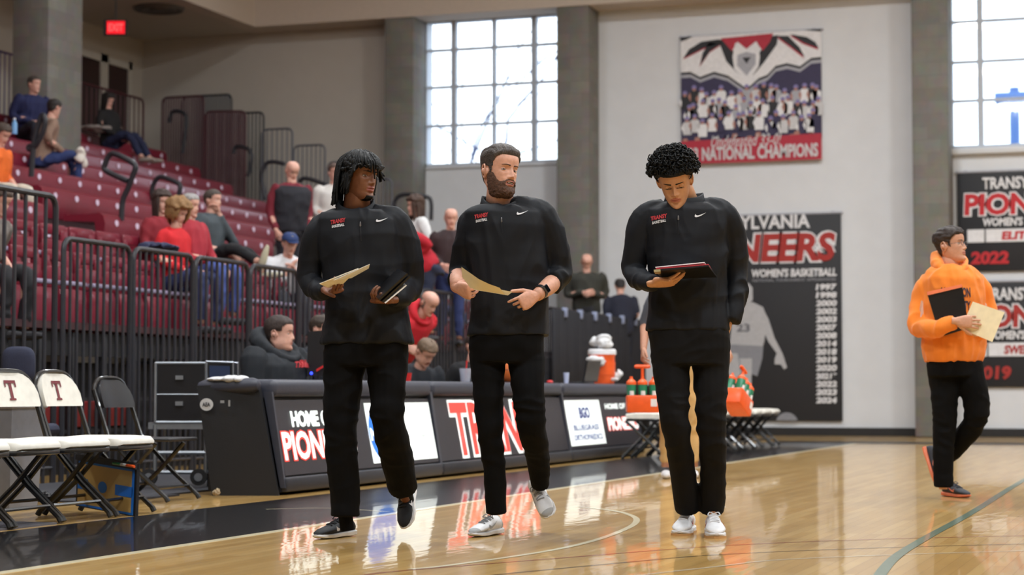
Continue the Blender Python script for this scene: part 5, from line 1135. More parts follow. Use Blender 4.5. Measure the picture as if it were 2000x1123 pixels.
# ===== right coach =================================================================
d0 = 9.65
TA, TB = on_z(1327, 1047), on_z(1400, 1052); HA, HB = TA+(CV(.24, 0, -.97)*.31), TB+(CV(.03, 0, -1)*.31)
NA, NB = HA.lerp(TA, .2)+UP*.05, HB.lerp(TB, .2)+UP*.05
SK3 = skin_mat('warm_tan', (198, 144, 106), .05); SK3L = mat('lips_tan', (176, 104, 84), .45)
tors = [(397, 1337, 42, 32), (399, 1337, 55, 37), (404, 1338, 70, 43), (412, 1339, 81, 50), (440, 1341, 85, 54), (490, 1342, 80, 55), (540, 1343, 74, 52), (590, 1343, 75, 51), (630, 1343, 80, 53), (642, 1343, 81, 54), (646, 1343, 81, 54)]
arms = [[(1298, 412, 0, 24), (1259, 428, 0, 28), (1245, 480, .02, 24.5), (1238, 530, .03, 22), (1256, 549, -.10, 19.5), (1277, 553, -.20, 16)], [(1378, 408, 0, 24), (1414, 424, 0, 29), (1434, 475, .03, 25.5), (1438, 535, .05, 23), (1438, 580, .02, 21), (1428, 628, -.02, 17)]]
legs = [[(1309, 690, 0, 39), (1319, 822, -.06, 28), (1331, 900, .05, 25.5), (1343, 994, .21, 25)], [(1388, 690, 0, 38), (1389, 822, -.03, 29), (1393, 900, .05, 26.5), (1391, 995, .20, 25.5)]]
pelv = [(632, 1343, 76, 50), (650, 1345, 80, 53), (680, 1348, 78, 54), (712, 1349, 72, 50)]
r3, sh3, tr3, tro3, p = person_fg('person with curly black hair in black top, looking down at a black portfolio', on_z(1365, 1048), d0, tors, arms, legs, pelv, M_knit, M_trs2, 31, yoke=[(1259, 432, 0, 26), (1298, 414, 0, 20), (1338, 408, 0, 14), (1378, 407, 0, 20), (1414, 428, 0, 27)],
    zones=[(tuple(at(1239, 532, d0)), .1, .8), (tuple(at(1437, 560, d0)), .14, 1.0)])
IR = (0, -.0075); LID = (-30, -46)
h3 = head(140, 124, jaw=.97, nose=1.0, lips=.9); H3 = headM(p(1318, 353, -.10), fd(-8, 29), K(6), 1.03)
ha = hand(curls=[(14, 16, 10), (12, 18, 10), (14, 20, 12), (18, 22, 14)], thumb=(38, 20), spread=1, tdown=-14); wa = p(1277, 554, -.21)
hb = hand(curl=(20, 20, 10), thumb=(25, 10), mirror=True)
ex = [neck(p, d0, (1337, 400, .03), (1324, 348, -.05), 29, 22), MB().merge(ha, handM(wa, CV(.90, .10, .38), CV(-.1, .85, -.42))), MB().merge(hb, handM(p(1424, 628, -.01), CV(-.3, -.94, .0), CV(-.9, .1, -.3))),
      body_core(p, [[(1278, 553, -.2), (1256, 549, -.08), (1239, 531, .03), (1246, 480, .02), (1270, 430, 0), (1337, 412, 0), (1405, 430, 0), (1434, 475, .03), (1438, 535, .05), (1427, 622, -.02)], [(1340, 390, 0), (1345, 680, 0)], [(1309, 690, 0), (1319, 822, -.06), NA+UP*.12, NA], [(1388, 690, 0), (1389, 822, 0), NB+UP*.12, NB]], 12)]
b3 = body_mesh(r3, SK3, h3, H3, ex, [SK3, SK3L, M_mouth, M_eye, M_iris]); brows(b3, h3, H3, M_hairk, w=.0036, y0=.017); brows(b3, h3, H3, M_hairk, w=.0018, y0=-.0045, arch=-.0035, name='eyelashes')
cl = MB().merge(shell(h3, lambda v: v[2]-hairline(v[1], .056, .01, .004, -.065), lambda v: .004+.017*max(0, min(1, (v[2]-.0)/.05)), 140*123), H3); rnd = random.Random(21)
for i in range(1500):   # curls
    az = rnd.uniform(-math.pi, math.pi); cz = rnd.uniform(-.12, 1); sz = math.sqrt(1-cz*cz); dv = Vector((math.sin(az)*sz, math.cos(az)*sz, cz))
    if math.cos(az) > .45 and cz < .10: continue
    kk = rnd.uniform(.80, 1.03); c_ = Vector((dv.x*.118*kk, -.010+dv.y*.119*kk, .060+dv.z*.106*kk))
    if c_.z < hairline(c_.y*.75, .05, .012, .0, -.06)+.004: continue
    a1 = Vector((rnd.gauss(0, 1), rnd.gauss(0, 1), rnd.gauss(0, 1))).normalized(); b1_ = a1.cross(dv+Vector((.01, 0, 0))).normalized(); c1 = a1.cross(b1_); rr = rnd.uniform(.0055, .0095); ph = rnd.uniform(0, 6)
    cl.tube([H3 @ (c_+(b1_*math.cos(q+ph)+c1*math.sin(q+ph))*rr+a1*(q-3)*.0034) for q in np.linspace(0, 5.6, 10)], [.0012]+[.0033]*8+[.0008], 5)
part('curly_hair', cl, M_hairk, r3, sharp=0)
chest_marks(r3, sh3, tr3, p, d0, 1363, 418, 1277, 429, 23, 31, 0); collar_zip(r3, sh3, tr3, p, d0, (1337, 399, 38, 22, 14), 1334, 412, 448)
M_gum = mat('sole_gum', (196, 150, 96), .6); M_sr = mat('shoe_red_mark', (190, 36, 48), .5)
s3a = shoe(r3, HA, TA, [M_sl, M_sl, M_white, M_sr], L=.31, wd=1.14); s3b = shoe(r3, HB, TB, [M_sl, M_sl, M_white, M_sr], L=.31, wd=1.14)
def gum(s_, a, b):
    x = (b-a).normalized(); y = UP.cross(x); rows = []
    for t_, w in [(-.005, .018), (.02, .039), (.15, .043), (.4, .040), (.65, .054), (.85, .050), (.96, .032), (1.01, .012)]: rows.append([a+x*t_*.31+y*w*k_+UP*z_ for k_, z_ in ((-1, .0), (1, .0), (1, .011), (-1, .011))])
    part('gum_sole', MB().loft(rows), M_gum, s_)
gum(s3a, HA, TA); gum(s3b, HB, TB)
part('hem_trim', MB().tube([p(1391+25*math.cos(a), 990, .21)+F*(-.058*math.sin(a)) for a in np.linspace(0, 6.283, 25)], .0022, 5), M_white, tro3)
t = held('portfolio', 'black leather portfolio with red lining and white papers, held by the curly haired person', 'portfolio', [('cover', [p(1279, 528, -.36), p(1384, 519, -.36), p(1400, 540, -.14), p(1296, 545, -.14)], .008, M_lea), ('red_lining', [p(1281, 524.5, -.36), p(1384, 516.5, -.36), p(1397, 537, -.15), p(1294, 542, -.15)], .005, mat('red_lining', (170, 34, 48), .5)),
      ('papers', [p(1280, 522, -.35), p(1376, 512.5, -.35), p(1390, 534, -.16), p(1295, 539, -.16)], .004, M_pap)])
part('metal_corner', MB().slab([p(1277, 529, -.365), p(1290, 528, -.365), p(1291, 532, -.32), p(1280, 533, -.32)], .011), mat('brass_corner', (200, 184, 140), .3, .6), t)
# ===== orange hooded person =========================================================
d0 = 13.0
SK4 = skin_mat('fair_pale', (206, 154, 128), .05); M_org = mat('orange_fleece', (240, 132, 36), .85, var=.06, scale=8, bump=.08, bscale=400, sheen=.2)
tors = [(516, 1858, 26, 22), (520, 1859, 40, 28), (530, 1860, 54, 36), (545, 1862, 62, 42), (580, 1864, 64, 46), (630, 1864, 64, 46), (670, 1863, 65, 46), (694, 1863, 64, 45), (703, 1863, 60, 43), (706, 1863, 58, 42)]
arms = [[(1838, 545, .02, 20), (1813, 556, .02, 21), (1798, 600, .03, 21), (1795, 638, -.04, 19), (1830, 641, -.24, 17), (1866, 629, -.30, 14)], [(1886, 545, .06, 20), (1911, 556, .08, 20), (1925, 590, .1, 18.5), (1930, 630, .04, 16.5), (1906, 652, -.1, 14)]]
legs = [[(1843, 715, 0, 32), (1845, 815, -.02, 23), (1842, 890, 0, 20), (1843, 950, .02, 19)], [(1889, 715, 0, 31), (1908, 808, -.05, 24), (1872, 866, .1, 20), (1840, 904, .22, 15)]]
pelv = [(688, 1864, 55, 40), (705, 1864, 57, 42), (735, 1865, 55, 41)]
r4, sh4, tr4, tro4, p = person_fg('person with glasses in an orange hooded sweatshirt, walking with two folders', on_z(1850, 974), d0, tors, arms, legs, pelv, M_org, M_trs, 44, 30, vox=.009, famp=.012)
IR = (.003, .002); LID = (12, -22)
h4 = head(96, 84, jaw=.98, nose=1.05, lips=.9); H4 = headM(p(1857, 480, 0), fd(56, -8), 0, 1.0)
ha = hand(curls=[(18, 15, 10), (14, 15, 10), (14, 15, 10), (20, 20, 10)], thumb=(42, 10), spread=5, mirror=True); hb = hand(curl=(30, 30, 20), thumb=(30, 20))
ex = [neck(p, d0, (1858, 532, .02), (1856, 484, .0), 22, 15), MB().merge(ha, handM(p(1868, 627, -.34), CV(.97, -.05, .12), CV(.05, 0, -1))),
      MB().merge(hb, handM(p(1904, 654, -.1), CV(-.9, .1, .4), CV(0, .8, -.2))),
      body_core(p, [[(1865, 628, -.30), (1797, 640, -.05), (1811, 552, 0), (1860, 535, 0), (1914, 552, .08), (1928, 630, .04), (1904, 654, -.1)], [(1860, 520, 0), (1865, 720, 0)], [(1843, 715, 0), (1845, 815, 0), (1842, 955, .03)], [(1889, 715, 0), (1908, 808, 0), (1830, 918, .25)]], 12, 13)]
b4 = body_mesh(r4, SK4, h4, H4, ex, [SK4, SK2L, M_mouth, M_eye, M_iris]); M_hbr = mat('dark_brown_hair', (44, 32, 27), .6, var=.3, scale=80, bump=.5, bscale=200); brows(b4, h4, H4, M_hbr)
part('hair', MB().merge(shell(h4, lambda v: v[2]-hairline(v[1], .062, .006, -.018, -.07), lambda v: .004+.012*max(0, min(1, (v[2]-.0)/.06)), 96*83, 3, .6, 60, (1, .6, 1)), H4), M_hbr, r4, sharp=0)
gl = MB()
for s_ in (-1, 1):
    gl.tube([H4 @ Vector((s_*.032+.021*math.cos(a), .093-abs(.0), -.001+.015*math.sin(a))) for a in np.linspace(0, 6.283, 21)], .0013, 6); gl.tube([H4 @ Vector(q) for q in ((s_*.053, .092, .004), (s_*.069, .075, .004), (s_*.074, -.01, .004), (s_*.073, -.025, -.006))], .0013, 6)
gl.tube([H4 @ Vector((-.011, .094, .002)), H4 @ Vector((0, .098, .004)), H4 @ Vector((.011, .094, .002))], .0013, 6)
gt = thing('eyeglasses', tuple(H4 @ Vector((0, .09, 0))), 'thin framed glasses on the face of the orange hooded person', 'glasses'); part('frame', gl, mat('glasses_metal', (90, 90, 100), .3, .6), gt)
lens = MB()
for s_ in (-1, 1): lens.add([H4 @ Vector((s_*.032+.020*math.cos(a), .0935, -.001+.014*math.sin(a))) for a in np.linspace(0, 6.283, 19)[:-1]], [tuple(range(18))])
part('lenses', lens, M_glass, gt, sharp=0)
hd = MB(); k = d0/FPX   # hood lying round the neck
hd.tube([p(1884, 522, -.07), p(1875, 533, -.11), p(1864, 541, -.13), p(1848, 532, -.11), p(1834, 520, -.05), p(1829, 508, .06), p(1840, 500, .14), p(1862, 499, .15), p(1878, 505, .10), p(1887, 512, .01), p(1884, 522, -.07)], [v*k for v in (6, 6, 6, 8, 11, 15, 16, 14, 10, 7, 6)], 14, 0, 1, False, 4)
part('hood', folds(remesh(hd, .008, 3), .006, 10), M_org, sh4, sharp=0)
pl_ = Plane(p(1853, 577, -.4), (R*.96+F*.05).normalized(), UP)
M_navt = mat('navy_print', (50, 44, 60), .7)
part('upper_lettering', decal(pl_, text2d('ANDERSON', 63*k, 19*k, .03), 0, 0, tr4, .006), M_navt, sh4, sharp=0); part('lower_lettering', decal(pl_, text2d('UNIVERSITY', 63*k, 18*k, .03), 0, -25*k, tr4, .006), M_navt, sh4, sharp=0)
M_so = mat('sole_orange', (240, 130, 90), .5)
shoe(r4, on_z(1828, 967), on_z(1892, 973), [M_so, mat('shoe_slate', (50, 52, 60), .7, bump=.2, bscale=400), mat('slate_laces', (70, 72, 80), .8), M_so], L=.30)
shoe(r4, p(1806, 893, .35), p(1824, 948, .25), [M_so, mat('shoe_slate', (0, 0, 0)), mat('slate_laces', (0, 0, 0)), M_so], L=.28, up=CV(.9, .45, .1))
held('notebook', 'black ring notebook with orange top edge under the arm of the orange hooded person', 'notebook', [('cover', [p(1836, 658, -.20), p(1892, 641, -.215), p(1879, 558, -.215), p(1811, 574, -.20)], .012, M_lea), ('top_edge', [p(1811.5, 577, -.207), p(1879, 561, -.222), p(1878.5, 555, -.222), p(1810.5, 570, -.207)], .014, M_so)])
held('paper_folder', 'pale yellow folder held in front by the orange hooded person', 'folder', [('cover', [p(1877, 642, -.315), p(1938, 668, -.32), p(1962, 610, -.32), p(1900, 589, -.315)], .004, M_man)])
# ---------------- people further back --------------------------------------------------------
SKL = [SK2, skin_mat('pale_pink', (214, 164, 146)), skin_mat('light_tan', (190, 138, 112)), SK2, SK2]
HEADBG = {}
def bg_head(kind=0):
    global IR, LID
    if kind not in HEADBG:
        IR = (0, 0); LID = (10, -20); HEADBG[kind] = head(44, 40, jaw=(1.0, .92, 1.08)[kind], lips=.9, chub=(0, 0, .9)[kind])
    return HEADBG[kind]
def bgp(label, px, py, d, yaw, pose='sit', skin=1, hair='short', hcol=(60, 48, 40), top=(120, 30, 40), bot=(40, 44, 60), lean=8, hyaw=None, hpitch=5, s=1.0, arms=None, kind=0, group=None, feet=None, vox=.017, foot_z=None, sleeve=1.0, hip=None, wide=1.0, shoes=(60, 60, 64), cap=None, vest=None, knees=None, nkd=.14, hood=False):
    """head centre at photo pixel (px,py), distance d; yaw: facing, 0 towards the camera, + to photo right"""
    hc = at(px, py, d); f = -F*math.cos(K(yaw))+R*math.sin(K(yaw)); sd = f.cross(UP).normalized()   # sd: towards the person's right
    L = K(lean); tl = .52*s; up = UP*math.cos(L)+f*math.sin(L)
    nk = hc-up*nkd*s-f*.01; hp = nk-up*tl
    def q(b, x, y, z): return b+sd*x*s+f*y*s+UP*z*s
    root_z = 0
    if pose == 'sit':
        kn = knees or ((.12, .43, .02), (-.12, .43, .02)); ft = feet or ((.12, .42, -.42), (-.12, .42, -.42)); hips = [q(hp, .095, .0, -.03), q(hp, -.095, .0, -.03)]
        K_ = [q(hp, *kn[0]), q(hp, *kn[1])]; A_ = [q(hp, *ft[0]), q(hp, *ft[1])]
    else:
        fz = foot_z if foot_z is not None else hp.z-.88*s; hips = [q(hp, .09, 0, -.06), q(hp, -.09, 0, -.06)]
        A_ = [Vector((*q(hp, .11, .02, 0).xy, fz+.09)), Vector((*q(hp, -.11, -.04, 0).xy, fz+.09))]; K_ = [(h*.5+a*.5)+f*.03 for h, a in zip(hips, A_)]
    base = Vector((A_[0].x*.5+A_[1].x*.5, A_[0].y*.5+A_[1].y*.5, min(A_[0].z, A_[1].z)-.09)) if pose != 'sit' else Vector((hp.x, hp.y, hp.z-.1))
    root = thing('person', tuple(base), label, 'person', group)
    w = wide*s; rows = []
    for t, hw, hd, oy in [(-.06, .15, .11, 0), (0, .165, .12, 0), (.12, .155, .12, .0), (.3, .17, .12, .01), (.42, .185, .11, 0), (.48, .15, .09, -.01), (.52, .075, .065, -.01)]:
        c = hp+up*t*s+f*oy*s; fu = (f*math.cos(L)-UP*math.sin(L)); rows.append([c+sd*hw*w*math.copysign(abs(math.cos(a))**.8, math.cos(a))+fu*hd*w*math.copysign(abs(math.sin(a))**.8, math.sin(a)) for a in np.linspace(0, 2*np.pi, 21)[:-1]])
    tm = MB().loft(rows); arms = arms or (((.24, .02, .22), (.12, .26, .08)), ((-.24, .02, .22), (-.12, .26, .08)))
    SH = [hp+up*.44*s+sd*.165*w, hp+up*.44*s-sd*.165*w]; skb = MB(); hands_ = []
    for sh_, (e, h) in zip(SH, arms):
        e_ = q(hp, *e); h_ = q(hp, *h); c_ = e_.lerp(h_, max(.02, min(.92, (sleeve-.5)*2*.92))) if sleeve > .5 else sh_.lerp(e_, .7)
        P_ = [sh_+(hp-sh_)*.1+UP*.02, sh_, e_, c_] if sleeve > .5 else [sh_+(hp-sh_)*.1+UP*.02, sh_, c_]
        tm.tube(P_, [.05*s, .066*w, .05*s, .04*s][:len(P_)], 12, 0, 1, False, 4)
        skb.tube([sh_, e_, e_.lerp(h_, .5), h_], [.04*s, .04*s, .036*s, .026*s], 10, 0, 1, True, 3)
        d_ = (h_-e_).normalized(); hh = BGH[0] if sh_ is SH[0] else BGH[1]; skb.merge(hh, handM(h_, d_, (-sd if sh_ is SH[0] else sd)+UP*-.4) @ Matrix.Scale(s, 4))
    skb.tube([hp+up*.3*s, nk, hc-up*.03*s], [.06*s, .055*s, .052*s], 12); skb.tube([hp+up*.3*s, hp], .08*s, 10)
    for h_, k_, a_ in zip(hips, K_, A_): skb.tube([h_, k_, a_], [.05*s, .045*s, .04*s], 8)
    fh = hyaw if hyaw is not None else yaw; HM = headM(hc, fd(fh, hpitch), 0, s*.98)
    hm = bg_head(kind); b = MB().merge(hm, HM); b.merge(skb, None, 0)
    body = part('body', b, [SKL[skin] if skin < 5 else skin, SK2L, M_mouth, M_eye, M_iris], root, sharp=0)
    cm = lambda n, c: mat(n+'_%d_%d_%d' % c, c, .85, var=.1, scale=8, bump=.1, bscale=200)
    shirt = part('jacket' if vest is None else 'sweater', folds(remesh(tm, vox, 2), .012, 7, (1, 1, .5), px), cm('cloth', top), root, sharp=0)
    if vest:
        vm = MB().loft([[hp+up*.0+(p-hp)*1.0 + (p-(hp+up*((p-hp).dot(up))))*.16 for p in r] for r in rows[:-1]]); part('vest', folds(remesh(vm, vox, 2), .01, 7), cm('vest', vest), root, sharp=0)
    if pose == 'sit' or True:
        pm = MB(); pr = []
        for t, hw, hd in [(-.12, .14, .12), (-.04, .165, .135), (.04, .16, .12)]: pr.append([hp+up*t*s+sd*hw*w*math.cos(a)+f*hd*w*math.sin(a) for a in np.linspace(0, 2*np.pi, 17)[:-1]])
        pm.loft(pr)
        for h_, k_, a_ in zip(hips, K_, A_): pm.tube([h_, k_, k_.lerp(a_, .93)], [.085*w, .066*s, .052*s], 12, 0, 1, False, 4)
        part('trousers', folds(remesh(pm, vox, 2), .012, 7, (1, 1, 1), px+3), cm('trouser', bot), root, sharp=0)
        for i, a_ in enumerate(A_):
            dn = (a_-K_[i]).normalized(); fr = f if abs(dn.z) > .5 else (UP*.9+f*.3); he = a_+dn*.06*s-fr*.06*s; mk = MB(); toe = he+fr*.25*s
            mk.tube([he, he+fr*.08*s, he+fr*.17*s, toe], [.03*s, .042*s, .04*s, .026*s], 10, 0, .9, True, 2); part('shoe', mk, cm('shoe', shoes), root)
    brows(body, hm, HM, mat('brow_bg', (60, 48, 42), .8), w=.003)
    if hood:
        hd_ = MB(); c_ = nk+up*.01; fu = (f*math.cos(L)-UP*math.sin(L)); hd_.tube([c_+(sd*math.cos(a)*.10+fu*math.sin(a)*.085+up*(-.045*math.sin(a)-.0))*w for a in np.linspace(0, 2*np.pi, 17)], [(.030-.012*math.sin(a))*w for a in np.linspace(0, 2*np.pi, 17)], 12); part('hood', folds(remesh(hd_, .012, 2), .008, 9), cm('cloth', top), root, sharp=0)
    if hair != 'bald':
        n = 44*39; T = {'short': .007, 'long': .02, 'fringe': .006, 'curly': .035}[hair]
        if hair == 'fringe': mk = lambda v: min(hairline(v[1], .2, .006, -.01, -.06)*0+(.035-v[2] if v[2] > .0 else v[2]+.06), -v[1]+.012)
        elif hair == 'short': mk = lambda v: v[2]-hairline(v[1], .064, .005, -.01, -.068)
        else: mk = lambda v: max(v[2]-hairline(v[1], .06, -.02, -.03, -.12), -.01-v[1]-.0)
        hm_ = MB().merge(shell(hm, mk, lambda v: T*(1+.6*max(0, v[2]/.1)), n, px, .5, 40), HM)
        if hair in ('long', 'curly'):
            r_ = random.Random(int(px)); nn = 46 if hair == 'long' else 60
            for i in range(nn):
                az = r_.uniform(.9, 2*math.pi-.9); x, y = math.sin(az), math.cos(az); ln = r_.uniform(.12, .2) if hair == 'long' else r_.uniform(.02, .07)
                o_ = .085 if hair == 'long' else .1
                hm_.tube([HM @ Vector(v) for v in ((x*.05, y*.07, .09), (x*o_*.95, y*(o_+.015), .05), (x*o_, y*(o_+.02), -.02), (x*o_*.9, y*(o_+.01), -.02-ln))], [.01, .016, .016, .008], 6, 0, 1, True, 2)
        part('hair', hm_, mat('hair_%d_%d_%d' % hcol, hcol, .65, var=.3, scale=60, bump=.4, bscale=120), root, sharp=0)
    if cap:
        cb = MB().merge(shell(hm, lambda v: v[2]-(.045 if v[1] > 0 else .02), lambda v: .014, 44*39), HM)
        br = MB(); br.loft([[HM @ Vector((x, y, z)) for x, y, z in ((-.07*k, .07, .05+dz), (-.06*k, .13*1, .04+dz), (0, .165, .042+dz), (.06*k, .13, .04+dz), (.07*k, .07, .05+dz))] for k, dz in ((1, 0), (1, .006))]); cb.merge(br)
        part('cap', cb, mat('cap_navy', cap, .8), root, sharp=0)
    return root
BGH = [hand(curl=(25, 30, 15), thumb=(30, 20), fine=False), hand(curl=(25, 30, 15), thumb=(30, 20), fine=False, mirror=True)]
dx = lambda px, X: FPX*(-X)/(cs*(2340-px))
CT = 71   # facing the court
# seated in the upper rows
bgp('person in a navy zip jacket seated against the tall pillar', 67, 165, dx(62, -15.25), 38, hair='short', hcol=(70, 60, 54), top=(30, 36, 78), bot=(28, 28, 40), lean=12, hyaw=60, arms=(((.27, .05, .2), (.05, .25, .1)), ((-.27, .05, .2), (-.05, .25, .1))), wide=1.15)
bgp('person in a tan jacket with dark hair, seated with their back to the photo', 106, 212, dx(100, -13.7), 120, hair='short', hcol=(36, 28, 26), top=(140, 114, 98), bot=(36, 50, 96), lean=14, kind=1, hyaw=150, hpitch=15, wide=1.05)
bgp('person in a black top seated in front of the balcony doors, legs stretched out', 211, 197, dx(205, -16.1), 62, hair='long', hcol=(34, 26, 24), top=(24, 22, 24), bot=(30, 36, 66), lean=-4, kind=1, hyaw=50, hpitch=20, feet=((.1, .72, -.28), (-.1, .72, -.28)), shoes=(170, 160, 150), knees=((.1, .42, .08), (-.1, .42, .08)))
bgp('person in an orange shirt looking down at a phone, cut by the left photo edge', 4, 262, dx(5, -12.1), 62, hair='short', hcol=(60, 44, 34), top=(238, 112, 40), bot=(196, 186, 170), lean=14, hpitch=30, sleeve=.8)
bgp('person in a grey top behind the tall railing at the left photo edge', 0, 392, dx(5, -9.1), 62, hair='short', hcol=(66, 48, 36), top=(120, 112, 106), bot=(34, 34, 38), lean=22, hpitch=25, sleeve=.6)
bgp('person with long dark hair in a dark red top behind the curly haired one', 316, 396, dx(315, -10.0), 55, hair='long', hcol=(58, 42, 36), top=(134, 30, 42), bot=(44, 44, 56), kind=1, hyaw=35, lean=0)
bgp('person with curly light brown hair in a bright red top', 347, 416, dx(342, -9.3), 62, hair='curly', hcol=(140, 104, 64), top=(206, 34, 42), bot=(40, 50, 90), kind=1, lean=4, hyaw=62, hpitch=22, vest=None)
bgp('grey haired person in a dark red jacket and blue jeans', 371, 402, dx(368, -9.3), 64, hair='short', hcol=(150, 146, 144), top=(164, 40, 54), bot=(66, 84, 150), lean=-2, hpitch=6, arms=(((.25, .06, .18), (.1, .34, .08)), ((-.25, .06, .18), (-.1, .34, .02))), wide=1.1)
bgp('person in a dark grey sweater with one leg crossed, hand at chin', 416, 392, dx(412, -10.0), 66, hair='short', hcol=(72, 62, 56), top=(70, 78, 84), bot=(24, 24, 28), lean=6, hpitch=0, arms=(((.26, .08, .18), (.06, .36, .05)), ((-.22, .22, .2), (-.02, .14, .52))), feet=((.1, .7, -.02), (-.1, .66, -.12)), shoes=(190, 184, 160), wide=1.15, knees=((.14, .4, .12), (-.14, .4, .1)))
bgp('bald person in a black vest over dark red sleeves, standing', 571, 334, 23.4, 30, 'stand', hair='bald', top=(120, 34, 48), bot=(40, 40, 46), vest=(32, 32, 40), lean=4, hpitch=28, foot_z=1.62, wide=1.15, arms=(((.25, -.02, .18), (.22, .1, -.06)), ((-.25, -.02, .18), (-.2, .12, -.02))))
bgp('person in a navy cap and white sweater resting chin on hand', 566, 476, dx(565, -9.3), 25, hair='short', hcol=(110, 104, 98), top=(222, 222, 226), bot=(50, 52, 60), cap=(36, 56, 104), lean=22, hpitch=18, arms=(((.2, .26, .1), (.0, .3, .36)), ((-.2, .28, .08), (-.06, .3, .3))), sleeve=.85, wide=1.1)
bgp('child with light brown hair behind the person with the navy cap', 597, 434, 24.6, 40, hair='short', hcol=(150, 112, 76), top=(70, 50, 50), bot=(40, 40, 50), s=.8, kind=1)
bgp('person in a white coat mostly hidden behind the dreadlocks', 655, 338, 24.6, 20, 'stand', hair='short', hcol=(90, 70, 60), top=(216, 212, 208), bot=(50, 50, 56), foot_z=1.95, wide=1.1, s=1.03)
bgp('person with a brown ponytail in a white top, seen from the side', 811, 402, 24.0, -70, 'stand', hair='long', hcol=(70, 50, 40), top=(226, 226, 226), bot=(50, 52, 60), kind=1, foot_z=1.42)
bgp('person in a red jacket leaning behind the left coach', 762, 430, 22.8, -75, 'stand', hair='short', hcol=(70, 56, 50), top=(176, 26, 44), bot=(36, 42, 66), lean=38, hpitch=30, foot_z=1.28, wide=1.35)
bgp('bald person in a dark brown sweater behind the middle coach', 881, 426, 23.4, 10, 'stand', hair='fringe', hcol=(190, 180, 172), top=(58, 44, 46), bot=(44, 56, 104), foot_z=1.24, wide=1.12, hpitch=14)
bgp('child with brown hair low behind the red jacket', 857, 530, 25.0, 60, hair='short', hcol=(96, 78, 62), top=(90, 60, 60), bot=(60, 70, 110), s=.8, kind=1)
# at and behind the tables
bgp('person in a red hooded top bending over behind the tables', 838, 592, 19.3, 50, 'stand', hair='fringe', hcol=(110, 96, 88), top=(196, 32, 46), bot=(34, 36, 44), lean=40, hpitch=35, foot_z=0, wide=1.15, hood=True)
bgp('grey bearded person in a black jacket looking down, seated at the tables', 832, 688, 18.1, 40, hair='short', hcol=(112, 92, 74), top=(22, 26, 34), bot=(30, 30, 36), lean=30, hpitch=42, s=1.04, wide=1.2, kind=2, arms=(((.24, .2, .12), (.08, .34, .08)), ((-.24, .2, .12), (-.08, .34, .08))), knees=((.12, .22, .02), (-.12, .22, .02)), feet=((.12, .2, -.42), (-.12, .2, -.42)))
r24 = bgp('large person in a black hooded sweatshirt seated at the near table, seen from the side', 546, 652, 15.3, 62, hair='short', hcol=(52, 40, 36), top=(30, 34, 40), bot=(26, 28, 34), lean=6, hyaw=84, hpitch=0, s=1.16, wide=1.5, kind=2, nkd=.10, hood=True, vox=.014, arms=(((.29, .1, .14), (.1, .36, .06)), ((-.29, .1, .14), (-.1, .36, .06))), knees=((.12, .22, .02), (-.12, .22, .02)), feet=((.12, .2, -.42), (-.12, .2, -.42)))
bgp('person half hidden behind the black monitor', 628, 644, 16.0, 70, hair='short', top=(30, 34, 44), bot=(30, 30, 36), lean=10, s=.98, knees=((.12, .22, .02), (-.12, .22, .02)), feet=((.12, .2, -.42), (-.12, .2, -.42)))
bgp('person in a black shirt seated behind the middle coach', 928, 676, 18.6, 40, hair='short', hcol=(50, 40, 36), top=(22, 22, 26), bot=(30, 30, 34), lean=12, knees=((.12, .22, .02), (-.12, .22, .02)), feet=((.12, .2, -.42), (-.12, .2, -.42)))
bgp('person in an olive jacket looking down, standing above the black drape', 1146, 512, 29.4, 5, 'stand', hair='fringe', hcol=(190, 170, 160), top=(50, 50, 44), bot=(36, 36, 42), lean=6, hpitch=34, foot_z=.8, wide=1.25, s=1.05, arms=(((.27, .02, .2), (.05, .26, .22)), ((-.27, .02, .2), (-.05, .26, .2))))
bgp('person in a dark navy jacket seen from behind, right of the olive jacket', 1211, 560, 30.6, 185, 'stand', hair='short', hcol=(40, 34, 34), top=(34, 36, 52), bot=(32, 34, 46), lean=14, hpitch=30, foot_z=.8, wide=1.15)
r29 = bgp('person in a grey shirt and khaki trousers behind the right coach, carrying bottles', 1326, 508, 16.2, -4, 'stand', hair='short', hcol=(60, 48, 40), top=(74, 76, 84), bot=(208, 172, 116), foot_z=0, lean=2, sleeve=.62, skin=2, shoes=(225, 225, 228), wide=1.0, arms=(((.27, .0, .16), (.29, .16, -.07)), ((-.27, .0, .16), (-.38, .16, -.06))))
# red lettering on the black hooded sweatshirt
pl_ = Plane(at(558, 716, 14.6), R, UP); sw_ = [o for o in r24.children if o.name.startswith('jacket')][0]
vv = MB(); vv.v = [v.co+r24.location for v in sw_.data.vertices]; vv.f = [tuple(q.vertices) for q in sw_.data.polygons]; t24 = bvh(vv)
part('lettering', decal(pl_, text2d('TRANSY', .14, .05, .05), 0, -.01, t24, .006) if False else (lambda f: (setattr(f, 'v', [(lambda P, h: (h[0]-F*.008 if h[0] is not None else P))(pl_.p(q.x, q.y), t24.ray_cast(pl_.p(q.x, q.y), F)) for q in f.v]), f)[1])(text2d('TRANSY', .15, .05, .05)), M_logor, sw_, sharp=0)
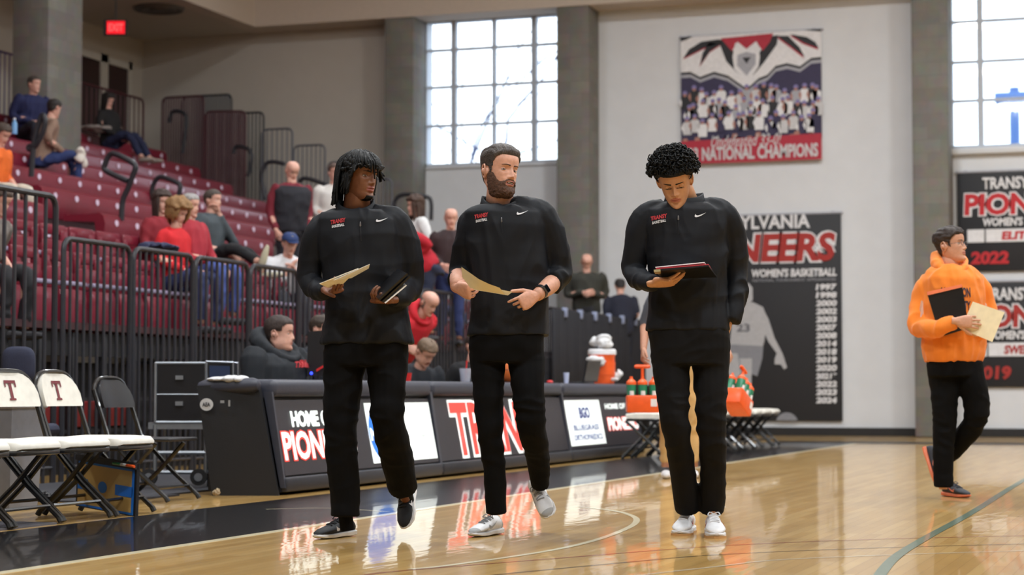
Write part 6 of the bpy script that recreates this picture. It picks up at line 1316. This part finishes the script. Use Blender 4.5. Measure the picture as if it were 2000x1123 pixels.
# bottle carriers
M_cap2 = mat('bottle_orange_cap', (246, 100, 44), .4)
def carrier(c, ux, tilt, label, gl):
    t = thing('bottle_carrier', tuple(c), label, 'bottle carrier', 'orange bottle carriers')
    M = Matrix.Translation(c) @ Matrix((ux, UP.cross(ux), UP)).transposed().to_4x4() @ Matrix.Rotation(tilt, 4, 'Y')
    b = MB(); b.rbox((-.13, -.09, 0), (.13, .09, .14), .012); part('crate', MB().merge(b, M), M_or, t)
    h = MB(); h.tube([(0, -.0, .12), (-.0, 0, .30), (0, 0, .36)], .012, 8); h.tube([(-.05, 0, .37), (.05, 0, .37)], .016, 8, 0, 1, True); part('handle', MB().merge(h, M), M_or, t)
    w = MB(); w.add([M @ Vector(p) for p in ((.06, -.092, .05), (.11, -.092, .05), (.11, -.092, .11), (.06, -.092, .11))], [(0, 1, 2, 3)]); part('letter_mark', w, M_w, t, sharp=0)
    for i in range(3):
        for j in range(2):
            x, y = -.09+.09*i, -.045+.09*j; bt = thing('drink_bottle', tuple(M @ Vector((x, y, .02))), gl % (('front' if j == 0 else 'back'), ('left', 'middle', 'right')[i]), 'bottle', 'green squeeze bottles with orange caps')
            bm = MB().lathe((x, y, 0), [(0, .02), (.034, .02), (.036, .1), (.032, .14), (.037, .19), (.036, .225)], 16); part('bottle_body', MB().merge(bm, M), M_grn, bt)
            part('cap', MB().merge(MB().lathe((x, y, 0), [(.038, .225), (.038, .245), (.022, .262), (.012, .27), (.009, .29), (0, .29)], 16), M), M_cap2, bt)
            lb = MB().lathe((x, y, 0), [(.0375, .12), (.0375, .16)], 16); part('label', MB().merge(MB().lathe((x, y-.02, 0), [(.02, .14), (.02, .175)], 10), M), M_w, bt)
c1 = at(1255, 806, 16.0); carrier(c1, R, 0, 'upright orange carrier of green bottles hanging from the hand left of the right coach', '%s row %s bottle in the upright orange carrier')
c2 = at(1436, 800, 16.3); carrier(c2, (R*.5+F*.86).normalized(), K(28), 'tilted orange carrier of green bottles right of the right coach', '%s row %s bottle in the tilted orange carrier')
